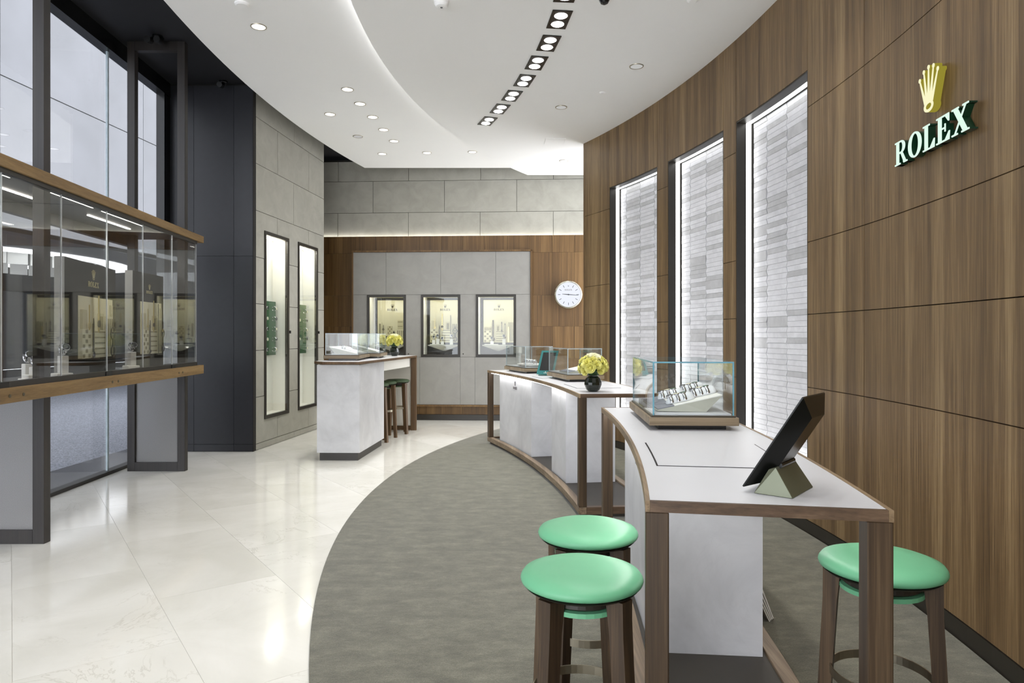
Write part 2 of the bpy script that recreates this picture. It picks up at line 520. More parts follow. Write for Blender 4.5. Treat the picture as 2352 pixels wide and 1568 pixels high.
# ================================================================== SHELL
CW = (-9.862, 4.411); RW = 12.05            # right wall arc
CC = (-13.307, 4.271); RC = 13.882          # counters' inner edge arc
CD = (9.25, 5.94); RD = 10.56               # carpet edge and lower ceiling arc
CL = (14.916, 7.206); RL = 17.91            # left edge of the white ceiling
ZD = H + 2.71; ZL = H + 2.83; ZS = 4.62     # lower ceiling, upper ceiling, dark soffit
def arcpt(c, r, y, sgn=1): return c[0] + sgn * sqrt(max(r * r - (y - c[1]) ** 2, 0))
def thy(c, r, y): return asin((y - c[1]) / r)
YB = 11.70; Y0 = -3.2

# --- floor: slab with marble tiles laid diagonally as its pieces
floor = struct('floor', MB().box(-4.35, 3.2, Y0, 12.1, -.06, -.0025), 'floor_joint')
A = Vector((-.5921, .8059)); N = Vector((.8059, .5921))
TW, TL = .647, 1.27
FX0, FX1, FY0, FY1 = -4.3, 2.6, Y0, 11.95
def clip(poly, ax_, val, keep_less):
    out = []
    for i in range(len(poly)):
        p, q = poly[i], poly[(i + 1) % len(poly)]
        ip = (p[ax_] <= val) if keep_less else (p[ax_] >= val); iq = (q[ax_] <= val) if keep_less else (q[ax_] >= val)
        if ip: out.append(p)
        if ip != iq:
            t = (val - p[ax_]) / (q[ax_] - p[ax_]); out.append((p[0] + t * (q[0] - p[0]), p[1] + t * (q[1] - p[1])))
    return out
full_tile = None
g = .0008
for i in range(-9, 18):
    n0 = .006 + TW * i
    for j in range(-8, 16):
        a0 = 4.824 + (TL / 2) * ((i + 0) % 2) + TL * j
        c = [N * (n0 + g) + A * (a0 + g), N * (n0 + TW - g) + A * (a0 + g), N * (n0 + TW - g) + A * (a0 + TL - g), N * (n0 + g) + A * (a0 + TL - g)]
        poly = [(p.x, p.y) for p in c]
        # skip tiles lying wholly under the carpet or outside the room
        if all(p[0] > arcpt(CD, RD, max(-3.1, min(p[1], 11.3)), -1) + .1 and p[1] < 11.2 for p in poly): continue
        q = poly
        for axx, val, less in ((0, FX0, False), (0, FX1, True), (1, FY0, False), (1, FY1, True)):
            q = clip(q, axx, val, less) if q else q
        if not q or len(q) < 3: continue
        cx_, cy_ = sum(p[0] for p in q) / len(q), sum(p[1] for p in q) / len(q)
        if not (len(q) == 4 and abs(q[0][0] - poly[0][0]) < 1e-6 and abs(q[2][0] - poly[2][0]) < 1e-6):
            o = MB().prism([(p[0] - cx_, p[1] - cy_) for p in q], -.0024, 0).build('tile', 'marble_floor', floor)
        else:
            if full_tile is None:
                full_tile = MB().prism([(p[0] - cx_, p[1] - cy_) for p in poly], -.0024, 0).mesh('tile', 'marble_floor')
            o = link('tile', full_tile, floor)
        o.location = (cx_, cy_, 0)

# --- carpet
ys = [Y0 + .05 + (11.3 - Y0 - .05) * k / 80 for k in range(81)]
carpet = MB().strip([(arcpt(CD, RD, y, -1), y) for y in ys], [(arcpt(CW, RW, min(y, 9.55)) - .012 + max(0, y - 9.62) * .6, y) for y in ys], .001, .010).build('carpet', 'carpet')
tag(carpet, 'taupe wool carpet with a curved edge across the marble floor', 'carpet')
ZC = .010

# --- ceilings
ys = [Y0 + (11.48 - Y0) * k / 80 for k in range(81)]
ceiling = struct('ceiling', MB().strip([(arcpt(CL, RL, y, -1), y) for y in ys], [(arcpt(CD, RD, max(min(y, 11.3), -3), -1) + .22, y) for y in ys], ZL, ZL + .16), 'plaster')
ceiling_low = struct('ceiling_lower', MB().strip([(arcpt(CD, RD, y, -1), y) for y in ys], [(arcpt(CW, RW, min(y, 9.4)) + .25, y) for y in ys], ZD, ZD + .045), 'plaster')
# light strip lying on the rim of the lower ceiling, washing the upper one
cove = MB().arc(CD, RD - .10, RD - .06, pi - asin((11.3 - CD[1]) / RD), pi + asin((CD[1] + 2.6) / RD), ZD + .045, ZD + .055, 40)
cv = cove.build('cove_light_strip', emit('ceiling_cove_led', (1, .99, .97, 1), 6.5))
tag(cv, 'hidden white light strip along the curved step between the ceilings', 'light strip')
soffit = struct('ceiling_soffit', MB().box(-4.5, 3.3, Y0, 12.9, ZS, ZS + .1), 'dark_soffit')

# ================================================================== RIGHT WALL (curved walnut, three lit niches)
def wp(th, dr, z): return (CW[0] + (RW + dr) * cos(th), CW[1] + (RW + dr) * sin(th), z)
TH_FAR = .4467
NICHES = [(.0503, .1525), (.1730, .2718), (.2923, .3898)]
ZN0, ZN1 = .47, 3.405
backing = MB()
backing.arc(CW, RW + .24, RW + .34, thy(CW, RW, Y0), TH_FAR, 0, ZS, 60)
wall_right = struct('wall_right', backing, 'joint')
MB().add([wp(TH_FAR, 0, 0), wp(TH_FAR, .34, 0), wp(TH_FAR, .34, ZS), wp(TH_FAR, 0, ZS),
          wp(TH_FAR - .004, 0, 0), wp(TH_FAR - .004, .34, 0), wp(TH_FAR - .004, .34, ZS), wp(TH_FAR - .004, 0, ZS)],
         [(0, 1, 2, 3), (7, 6, 5, 4), (0, 4, 5, 1), (2, 6, 7, 3), (0, 3, 7, 4), (1, 5, 6, 2)]).build('end_panel', 'wall_wood', wall_right)
ZSEAM = [.10, 1.076, 1.611, 2.14, 3.13, 4.30]
def panel(t0, t1, z0, z1, depth=.05):
    e = .0026 / RW; gz = .0026
    n = max(2, int((t1 - t0) * RW / .15))
    MB().arc(CW, RW, RW + depth, t0 + e, t1 - e, z0 + gz, z1 - gz, n).build('panel', 'wall_wood', wall_right)
cols = [(thy(CW, RW, Y0), -.5), (-.5, -.37), (-.37, -.25), (-.25, -.146), (-.146, -.0143), (-.0143, .0503), (.1525, .1730), (.2718, .2923), (.3898, TH_FAR - .004)]
for t0, t1 in cols:
    MB().arc(CW, RW + .052, RW + .06, t0, t1, 0, ZS - .01, max(2, int((t1 - t0) * 80))).build('backing', 'joint', wall_right)  # added behind the panels to block niche light at the seams
    for z0, z1 in zip(ZSEAM[:-1], ZSEAM[1:]):
        panel(t0, t1, z0, z1)
for t0, t1 in NICHES:
    panel(t0, t1, .10, ZN0); panel(t0, t1, ZN1, 4.30)
baseboard_right = struct('baseboard_right', MB().arc(CW, RW - .004, RW + .24, thy(CW, RW, Y0), TH_FAR, .0, .097, 70), 'black_metal')

ORD = ['nearest the wall sign', 'in the middle of the three', 'farthest away, beside the wall clock']
tile_meshes = {}
for k, (t0, t1) in enumerate(NICHES):
    root = thing('wall_niche', 'tall lit niche of marble tiles in the walnut wall, ' + ORD[k], 'niche',
                 wp((t0 + t1) / 2, .1, ZN0), 0, 'tall marble tiled niches', world=True)
    # dark lining
    fr = MB(); dt = .012 / RW
    fr.arc(CW, RW + .002, RW + .092, t0, t0 + dt, ZN0, ZN1, 1)
    fr.arc(CW, RW + .002, RW + .092, t1 - dt, t1, ZN0, ZN1, 1)
    fr.arc(CW, RW + .002, RW + .092, t0, t1, ZN1 - .012, ZN1, 8)
    fr.arc(CW, RW + .002, RW + .092, t0, t1, ZN0, ZN0 + .012, 8)
    fr.build('lining', 'black_metal', root)
    # luminous strips behind the lining
    for nm, (a, b, z0, z1, n) in (('light_strip', (t0, t0 + dt, ZN0, ZN1, 1)), ('light_strip', (t1 - dt, t1, ZN0, ZN1, 1)),
                                  ('light_strip', (t0 + dt, t1 - dt, ZN1 - .012, ZN1, 8)), ('light_strip', (t0 + dt, t1 - dt, ZN0, ZN0 + .012, 8))):
        MB().arc(CW, RW + .093, RW + .143, a, b, z0, z1, n).build(nm, 'led_niche', root)
    bk = MB().arc(CW, RW + .172, RW + .235, t0, t1, ZN0, ZN1, 8).build('back_panel', 'grout', root)
    gp = MB()
    gp.arc(CW, RW + .144, RW + .170, t0, t0 + dt, ZN0, ZN1, 1); gp.arc(CW, RW + .144, RW + .170, t1 - dt, t1, ZN0, ZN1, 1)
    gp.arc(CW, RW + .144, RW + .170, t0 + dt, t1 - dt, ZN1 - .012, ZN1, 8); gp.arc(CW, RW + .144, RW + .170, t0 + dt, t1 - dt, ZN0, ZN0 + .012, 8)
    gp.build('shadow_gap', 'stone_joint', root)
    rows = 64; rh = (ZN1 - ZN0 - .024) / rows
    wt = .335; s_tot = (t1 - t0) * RW - .03
    off0 = -.10 - .05 * k
    rs = random.Random(50 + k)
    bounds = [max(0, off0)]
    cs = []
    x = off0
    while x < s_tot:
        cs.append((max(0, x), min(s_tot, x + wt))); x += wt
    for ci, (s0, s1) in enumerate(cs):
        w = s1 - s0
        if w < .03: continue
        r = 0
        while r < rows:
            span = 2 if (rs.random() < .035 and r < rows - 1) else 1
            tone = 'tile_mid' if (span == 2 or rs.random() < (.26 if r > rows * .3 else .05)) else 'tile_light'
            par = r % 2
            kk = (round(w, 3), par, tone, span, s0 <= 0, s1 >= s_tot)
            if kk not in tile_meshes:
                e = .011; gp_ = .0011
                l0, l1 = (e, -e) if par else (-e, e)
                if span == 2: l1 = l0
                a0, a1 = (0, 0) if s0 <= 0 else (l0, l1); b0, b1 = (0, 0) if s1 >= s_tot else (l0, l1)
                hh = rh * span
                mbx = MB()
                q = [(-w / 2 + a0 + gp_, gp_), (w / 2 + b0 - gp_, gp_), (w / 2 + b1 - gp_, hh - gp_), (-w / 2 + a1 + gp_, hh - gp_)]
                mbx.add([(x_, .0, z_) for x_, z_ in q] + [(x_, .010, z_) for x_, z_ in q],
                        [(0, 1, 2, 3), (7, 6, 5, 4), (0, 4, 5, 1), (1, 5, 6, 2), (2, 6, 7, 3), (3, 7, 4, 0)])
                tile_meshes[kk] = mbx.mesh('tile', tone)
            o = bpy.data.objects.new('tile', tile_meshes[kk]); COL.objects.link(o); o.parent = root
            th = t1 - (.015 + (s0 + s1) / 2) / RW
            p = Vector(wp(th, .162 + rs.random() * .003, ZN0 + .012 + r * rh)) - WORLD_ROOT[root.name]
            o.location = p; o.rotation_euler = (0, 0, th - pi / 2)
            r += span

# --- illuminated sign on the right wall
def sign():
    y0, y1 = 3.77, 3.10                         # word runs towards the camera
    th_m = thy(CW, RW, (y0 + y1) / 2)
    base = wp(th_m, -.002, 2.39)
    root = thing('wall_sign', 'illuminated white lettering and golden crown on the walnut wall', 'sign', base, th_m - pi / 2)
    # local x runs along the wall towards the camera, local -y points into the room
    cap = .128; ws, tot = word_polys(1.0, .09)
    wid = .705; kx = wid / tot
    for ch, x, ps in ws:
        L = polys_mb(ps, .010, .046, kx, cap, x * kx - wid / 2, 0).build('letter', 'sign_green', root)
        polys_mb(ps, .0465, .050, kx, cap, x * kx - wid / 2, 0).build('letter_face', 'sign_face', L)
    c = polys_mb(CROWN, .010, .046, .195, .232, .0, .19).build('crown', 'crown_gold', root)
    polys_mb(CROWN, .0465, .050, .195, .232, .0, .19).build('crown_face', 'crown_face', c)
sign()

# ================================================================== LEFT STONE WALL with two niches
SWm, SWc = .1001, -4.1148
SA = atan2(1, SWm)                                # direction of the wall (away from the camera)
SLEN = sqrt(1 + SWm * SWm)
# local frame: x along the wall (0 at depth 8.66), -y into the room, z up
SW_LOC = (SWc + SWm * 8.66, 8.66, 0)
def sl(d): return (d - 8.66) * SLEN
wl = MB()
n1 = (sl(8.885), sl(9.627)); n2 = (sl(9.94), sl(10.684)); S1 = sl(10.955); NZ0, NZ1 = .37, 2.826
for a, b in ((0, n1[0]), (n1[1], n2[0]), (n2[1], S1)):
    wl.box(a, b, .03, .12, 0, ZS)
for a, b in (n1, n2):
    wl.box(a, b, .03, .12, 0, NZ0); wl.box(a, b, .03, .12, NZ1, ZS)
wl.box(S1 - .03, S1, .0301, .62, 0, ZS)            # return at the far corner
wall_left = struct('wall_left', wl, 'stone_joint')
wall_left.location = SW_LOC; wall_left.rotation_euler = (0, 0, SA)
# local -y must face the room: rotate so that x runs along the wall, y to the outside
def spanel(poly, name='panel', mat='grey_stone'):
    m = MB().prism(poly, 0, .03).xf(Matrix(((1, 0, 0, 0), (0, 0, 1, 0), (0, 1, 0, 0), (0, 0, 0, 1))))
    return m.build(name, mat, wall_left)
q = .0035
def srow(z0, z1, joints, notch=None):
    """one row of slabs; notch: 'up' (niche rises out of the row), 'down', 'full' or None"""
    js = [0] + joints + [S1]
    for a, b in zip(js[:-1], js[1:]):
        a2, b2 = a + q, b - q
        if notch is None:
            spanel([(a2, z0 + q), (b2, z0 + q), (b2, z1 - q), (a2, z1 - q)]); continue
        zc = NZ0 if notch == 'up' else NZ1
        top = [(b2, z1 - q)] if notch == 'up' else [(a2, z0 + q)]
        edge = []                                  # walk along the notched side
        for (na, nb) in (n1, n2):
            lo, hi = max(a2, na), min(b2, nb)
            if hi > lo: edge.append((lo, hi))
        if notch == 'up':
            poly = [(a2, z0 + q), (b2, z0 + q)]
            cur = b2; pts_ = []
            for lo, hi in reversed(edge):
                if hi < b2 - 1e-6 or True:
                    if abs(hi - b2) > 1e-6: pts_ += [(b2 if not pts_ else cur, z1 - q), (hi, z1 - q)]
                    pts_ += [(hi, zc), (lo, zc)]
                    if abs(lo - a2) > 1e-6: pts_ += [(lo, z1 - q)]
                    cur = lo
            if not edge: pts_ = [(b2, z1 - q)]
            if not edge or abs(edge[0][0] - a2) > 1e-6: pts_ += [(a2, z1 - q)]
            poly += pts_
        else:
            poly = [(b2, z1 - q), (a2, z1 - q)]
            pts_ = []
            for lo, hi in edge:
                if abs(lo - a2) > 1e-6: pts_ += [(a2 if not pts_ else pts_[-1][0], z0 + q), (lo, z0 + q)]
                pts_ += [(lo, zc), (hi, zc)]
                if abs(hi - b2) > 1e-6: pts_ += [(hi, z0 + q)]
            if not edge: pts_ = [(a2, z0 + q)]
            if not edge or abs(edge[-1][1] - b2) > 1e-6: pts_ += [(b2, z0 + q)]
            poly += pts_
        clean = []
        for p in poly:
            if not clean or (abs(p[0] - clean[-1][0]) + abs(p[1] - clean[-1][1]) > 1e-6): clean.append(p)
        spanel(clean)
srow(.002, .082, [sl(9.81)])
srow(.082, .676, [sl(9.27), sl(10.335)], 'up')
for z0, z1 in ((.676, 1.27), (1.27, 1.865), (1.865, 2.458)):
    for a, b in ((0, n1[0]), (n1[1], n2[0]), (n2[1], S1)):
        spanel([(a + q, z0 + q), (b - q, z0 + q), (b - q, z1 - q), (a + q, z1 - q)])
srow(2.458, 3.05, [sl(9.27), sl(10.335)], 'down')
srow(3.05, 3.646, [sl(9.80)]); srow(3.646, 4.235, [sl(9.28), sl(10.345)]); srow(4.235, ZS - .01, [sl(9.82)])

def watch_mesh_ring(r=.026, w=.016, t=.0035, a0=0, a1=2 * pi):
    """bracelet: flat elliptical band round the X axis"""
    m = MB(); n = 20; closed = a1 - a0 > 6
    v = []; f = []
    for i in range(n):
        a = a0 + (a1 - a0) * i / (n if closed else n - 1)
        for rr, x in ((r, -w / 2), (r, w / 2), (r - t, w / 2), (r - t, -w / 2)):
            v.append((x, rr * cos(a) * 1.0, rr * sin(a) * .92))
    for i in range(n if closed else n - 1):
        j = (i + 1) % n
        for k in range(4):
            f.append((i * 4 + k, j * 4 + k, j * 4 + (k + 1) % 4, i * 4 + (k + 1) % 4))
    return m.add(v, f)
_watch = {}
def make_watch(label, group, dial='ink', loc=(0, 0, 0), rot=(0, 0, 0), s=1.0, worn=False):
    """wristwatch: bracelet, case, dial; local +z is where the dial faces"""
    if not _watch:
        _watch['bracelet'] = watch_mesh_ring().mesh('bracelet', 'steel', True)
        _watch['band'] = watch_mesh_ring(.026, .0105, .002, R_(8), R_(172)).mesh('bracelet', 'steel', True)
        c = MB().lathe([(.0175, .020), (.0195, .022), (.0195, .027), (.0175, .030)], 20)
        _watch['case'] = c.mesh('case', 'steel', False)
        for d in ('ink', 'cream', 'green_board'):
            _watch['dial_' + d] = MB().lathe([(.0155, .0302), (.0155, .0308)], 20).mesh('dial', d)
    o = bpy.data.objects.new('wristwatch', None); COL.objects.link(o); o.empty_display_size = .02
    o.location = loc; o.rotation_euler = rot; o.scale = (s, s, s)
    tag(o, label, 'watch', group)
    for nm in ('bracelet', 'case'):
        p = bpy.data.objects.new(nm, _watch['band' if worn and nm == 'bracelet' else nm]); COL.objects.link(p); p.parent = o
        if worn and nm == 'case': p.scale = (.62, .62, .85); p.location = (0, 0, .0)
    p = bpy.data.objects.new('dial', _watch['dial_' + dial]); COL.objects.link(p); p.parent = o
    if worn: p.scale = (.62, .62, .85)
    return o

for k, (a, b) in enumerate((n1, n2)):
    nm = ['closer to the charcoal wall', 'closer to the back corner'][k]
    root = thing('wall_showcase', 'tall narrow black-framed lit showcase in the grey stone wall, ' + nm, 'showcase',
                 SW_LOC, SA, 'tall narrow wall showcases')
    D = .215
    MB().box(a, a + .045, -.012, .03, NZ0, NZ1).box(b - .045, b, -.012, .03, NZ0, NZ1).box(a + .045, b - .045, -.012, .03, NZ0, NZ0 + .045) \
        .box(a + .045, b - .045, -.012, .03, NZ1 - .045, NZ1).build('frame', 'black_metal', root)
    MB().box(a - .02, b + .02, D, D + .02, NZ0 - .02, NZ1 + .02).build('back_panel', 'white_paint', root)
    for x in (a + .02, b - .04):
        MB().box(x, x + .02, .03, D, NZ0, NZ1).build('side_panel', 'white_paint', root)
    MB().box(a + .04, b - .04, .03, D, NZ0 + .02, NZ0 + .04).build('bottom_panel', 'white_paint', root)
    MB().box(a + .04, b - .04, .03, D, NZ1 - .04, NZ1 - .02).build('top_panel', 'white_paint', root)
    MB().box(a + .08, b - .08, .05, D - .04, NZ1 - .046, NZ1 - .041).build('light_strip', 'led_slot', root)
    MB().box(a + .0405, a + .0455, .045, .075, NZ0 + .06, NZ1 - .06).build('side_fill', 'fill_side', root)  # added strip hidden behind the frame, evens the light inside
    MB().box(a + .05, b - .05, -.004, 0.0, NZ0 + .046, NZ1 - .046).build('glass_pane', 'glass', root)
    MB().box(b + .008, b + .020, -.03, -.002, 1.49, 1.53).build('lock', 'black_metal', root)
    # green board with watches
    gx0, gx1 = a + .14, b - .10
    gb = thing('watch_board', 'dark green leather board with watches inside the narrow showcase ' + nm, 'display board', SW_LOC, SA, 'green watch boards')
    MB().box(gx0, gx1, D - .075, D - .002, 1.19, 1.93).build('board', 'green_board', gb, bevel=.004)
    MB().box(gx0 + .03, gx1 - .03, D - .083, D - .074, 1.22, 1.90).build('padding', 'green_board', gb, bevel=.004)
    for r in range(5):
        for c in range(2):
            wx = gx0 + .12 + c * (gx1 - gx0 - .24); wz = 1.27 + r * .14
            p = Matrix.Translation(SW_LOC) @ Matrix.Rotation(SA, 4, 'Z') @ Vector((wx, D - .105, wz))
            make_watch('steel wristwatch pinned on the green board in the narrow showcase ' + nm, 'watches on the green board ' + nm, 'cream' if (r + c) % 2 else 'ink',
                       p, Euler((pi / 2, 0, SA), 'XYZ'), 1.25)

# ================================================================== CHARCOAL WALL beside the window
YD = 8.58
wd = struct('wall_dark', MB().box(-4.45, -3.262, YD + .02, YD + .12, 0, ZS), 'joint')
for x0, x1 in ((-4.36, -4.00), (-4.00, -3.497), (-3.497, -3.255)):
    for z0, z1 in ((.002, .093), (.093, 2.457), (2.457, ZS - .02)):
        MB().box(x0 + .002, x1 - .002, YD, YD + .03, z0 + .002, z1 - .002).build('panel', 'dark_wall', wd)
MB().box(-3.258, -3.25, YD, 8.75, 0, ZS).build('corner_strip', 'joint', wd)
# filler behind stone wall corner
struct('wall_back_left', MB().box(-3.75, -3.60, 10.9, 12.3, 0, ZS), 'dark_wall')

# ================================================================== GLASS SHOPFRONT
def gx(d): return -4.21 - .06 * (d - 6.2)
win = struct('window_1', MB().hexa([(gx(Y0) - .05, Y0, 0), (gx(Y0) + .05, Y0, 0), (gx(YD) + .05, YD, 0), (gx(YD) - .05, YD, 0)],
                                   [(gx(Y0) - .05, Y0, .035), (gx(Y0) + .05, Y0, .035), (gx(YD) + .05, YD, .035), (gx(YD) - .05, YD, .035)]), 'black_metal')
MB().hexa([(gx(Y0) - .06, Y0, 4.45), (gx(Y0) + .06, Y0, 4.45), (gx(YD) + .06, YD, 4.45), (gx(YD) - .06, YD, 4.45)],
          [(gx(Y0) - .06, Y0, ZS), (gx(Y0) + .06, Y0, ZS), (gx(YD) + .06, YD, ZS), (gx(YD) - .06, YD, ZS)]).build('head_frame', 'black_gloss', win)
for d0, d1 in ((Y0, -.4), (-.4, 3.4), (3.4, 7.19), (7.21, 8.46)):
    MB().hexa([(gx(d0) - .006, d0, .03), (gx(d0) + .006, d0, .03), (gx(d1) + .006, d1, .03), (gx(d1) - .006, d1, .03)],
              [(gx(d0) - .006, d0, 4.46), (gx(d0) + .006, d0, 4.46), (gx(d1) + .006, d1, 4.46), (gx(d1) - .006, d1, 4.46)]).build('glass_pane', 'facade_glass', win)
MB().box(gx(7.2) - .008, gx(7.2) + .012, 7.188, 7.212, .03, 4.46).build('glass_joint', 'edge_pale', win)
MB().box(gx(8.5) - .05, gx(8.5) + .05, 8.44, 8.585, 0, ZS).build('jamb_frame', 'black_gloss', win)

# portal frames
def portal(d, xr, xl, label):
    root = thing('portal_frame', label, 'frame', ((xr + xl) / 2, d, 0), 0, 'bronze portal frames by the shopfront', world=True)
    w, t = .082, .068
    MB().box(xr - w, xr, d, d + t, 0.0, ZS - .002).build('post', 'bronze', root, bevel=.002)
    MB().box(xl, xl + w, d, d + t, 0.0, ZS - .002).build('post', 'bronze', root, bevel=.002)
    MB().box(xl + w, xr - w, d, d + t, .0, .095).build('bottom_rail', 'bronze', root)
    MB().box(xl + w, xr - w, d, d + t, ZS - .10, ZS - .002).build('top_rail', 'bronze', root)
    MB().box(xl + w, xr - w, d + .025, d + .04, .095, 1.03).build('infill_panel', 'frost', root)
portal(4.766, -3.267, -4.10, 'bronze portal frame with frosted infill, nearest the camera at the shopfront')
portal(7.334, -3.515, -4.135, 'bronze portal frame with frosted infill, beside the charcoal wall')

# ================================================================== WINDOW VITRINE
def F(d): return -3.2 - .0975 * (d - 4.8)
V0, V1 = 2.92, 7.72
def vbox(d0, d1, w0, w1, z0, z1):
    return MB().hexa([(F(d0) - w1, d0, z0), (F(d0) - w0, d0, z0), (F(d1) - w0, d1, z0), (F(d1) - w1, d1, z0)],
                     [(F(d0) - w1, d0, z1), (F(d0) - w0, d0, z1), (F(d1) - w0, d1, z1), (F(d1) - w1, d1, z1)])
vit = thing('window_vitrine', 'long glass window vitrine between oak beams along the shopfront', 'vitrine', (F(5.3) - .4, 5.3, 1.03), 0, None, world=True)
vbox(V0, V1, 0, .06, 1.03, 1.127).build('lower_beam', 'oak_y', vit, bevel=.003)
vbox(V0, V1, 0, .06, 2.502, 2.577).build('upper_beam', 'oak_y', vit, bevel=.003)
vbox(V0, V1 - .05, .06, .80, 1.06, 1.115).build('deck', 'black_metal', vit)
vbox(V0, V1 - .05, .06, .80, 2.535, 2.575).build('canopy', 'bronze', vit)
vbox(V0, V1 - .05, .74, .80, 2.44, 2.535).build('back_beam', 'bronze', vit)
vbox(V0, V1 - .15, .02, .07, 1.127, 1.165).build('channel', 'black_metal', vit)
vbox(V0, V1 - .15, .02, .07, 2.47, 2.502).build('channel', 'black_metal', vit)
PJ = [V0, 3.586, 4.25, 4.913, 5.577, 6.24, 6.905, 7.568]
for a, b in zip(PJ[:-1], PJ[1:]):
    vbox(a + .003, b - .003, .030, .040, 1.16, 2.475).build('glass_pane', 'vitrine_glass', vit)
for a in PJ[1:]:
    vbox(a - .0025, a + .0025, .030, .040, 1.165, 2.47).build('glass_edge', 'edge_white', vit)
vbox(7.56, 7.57, .041, .78, 1.127, 2.50).build('end_pane', 'glass', vit)
for a in (4.25, 5.577, 6.905):
    vbox(a - .05, a + .05, .015, .032, 1.128, 1.162).build('pane_clamp', 'black_gloss', vit)
for a in (4.28, 4.42, 5.60, 5.70, 7.0, 7.1):
    m = MB().lathe([(.011, 0), (.011, .004), (.006, .005)], 12).xf(Matrix.Translation((F(a) - .001, a, 1.075)) @ Matrix.Rotation(pi / 2, 4, 'Y'))
    m.build('screw', 'hand_bronze', vit)
for d0, d1, w0 in ((4.05, 4.65, .22), (4.1, 4.7, .50), (4.95, 5.75, .22), (4.95, 5.4, .50), (5.9, 6.7, .22), (6.1, 6.9, .45)):
    vbox(d0, d1, w0, w0 + .022, 2.529, 2.536).build('light_strip', 'led_slot', vit)
for d in (3.6, 4.5, 5.4, 6.3, 7.1):
    spot('vitrine_spot', (F(d) - .2, d, 2.5), 10, R_(110), .8, (1, .94, .82), (0, 0, 0), .04)

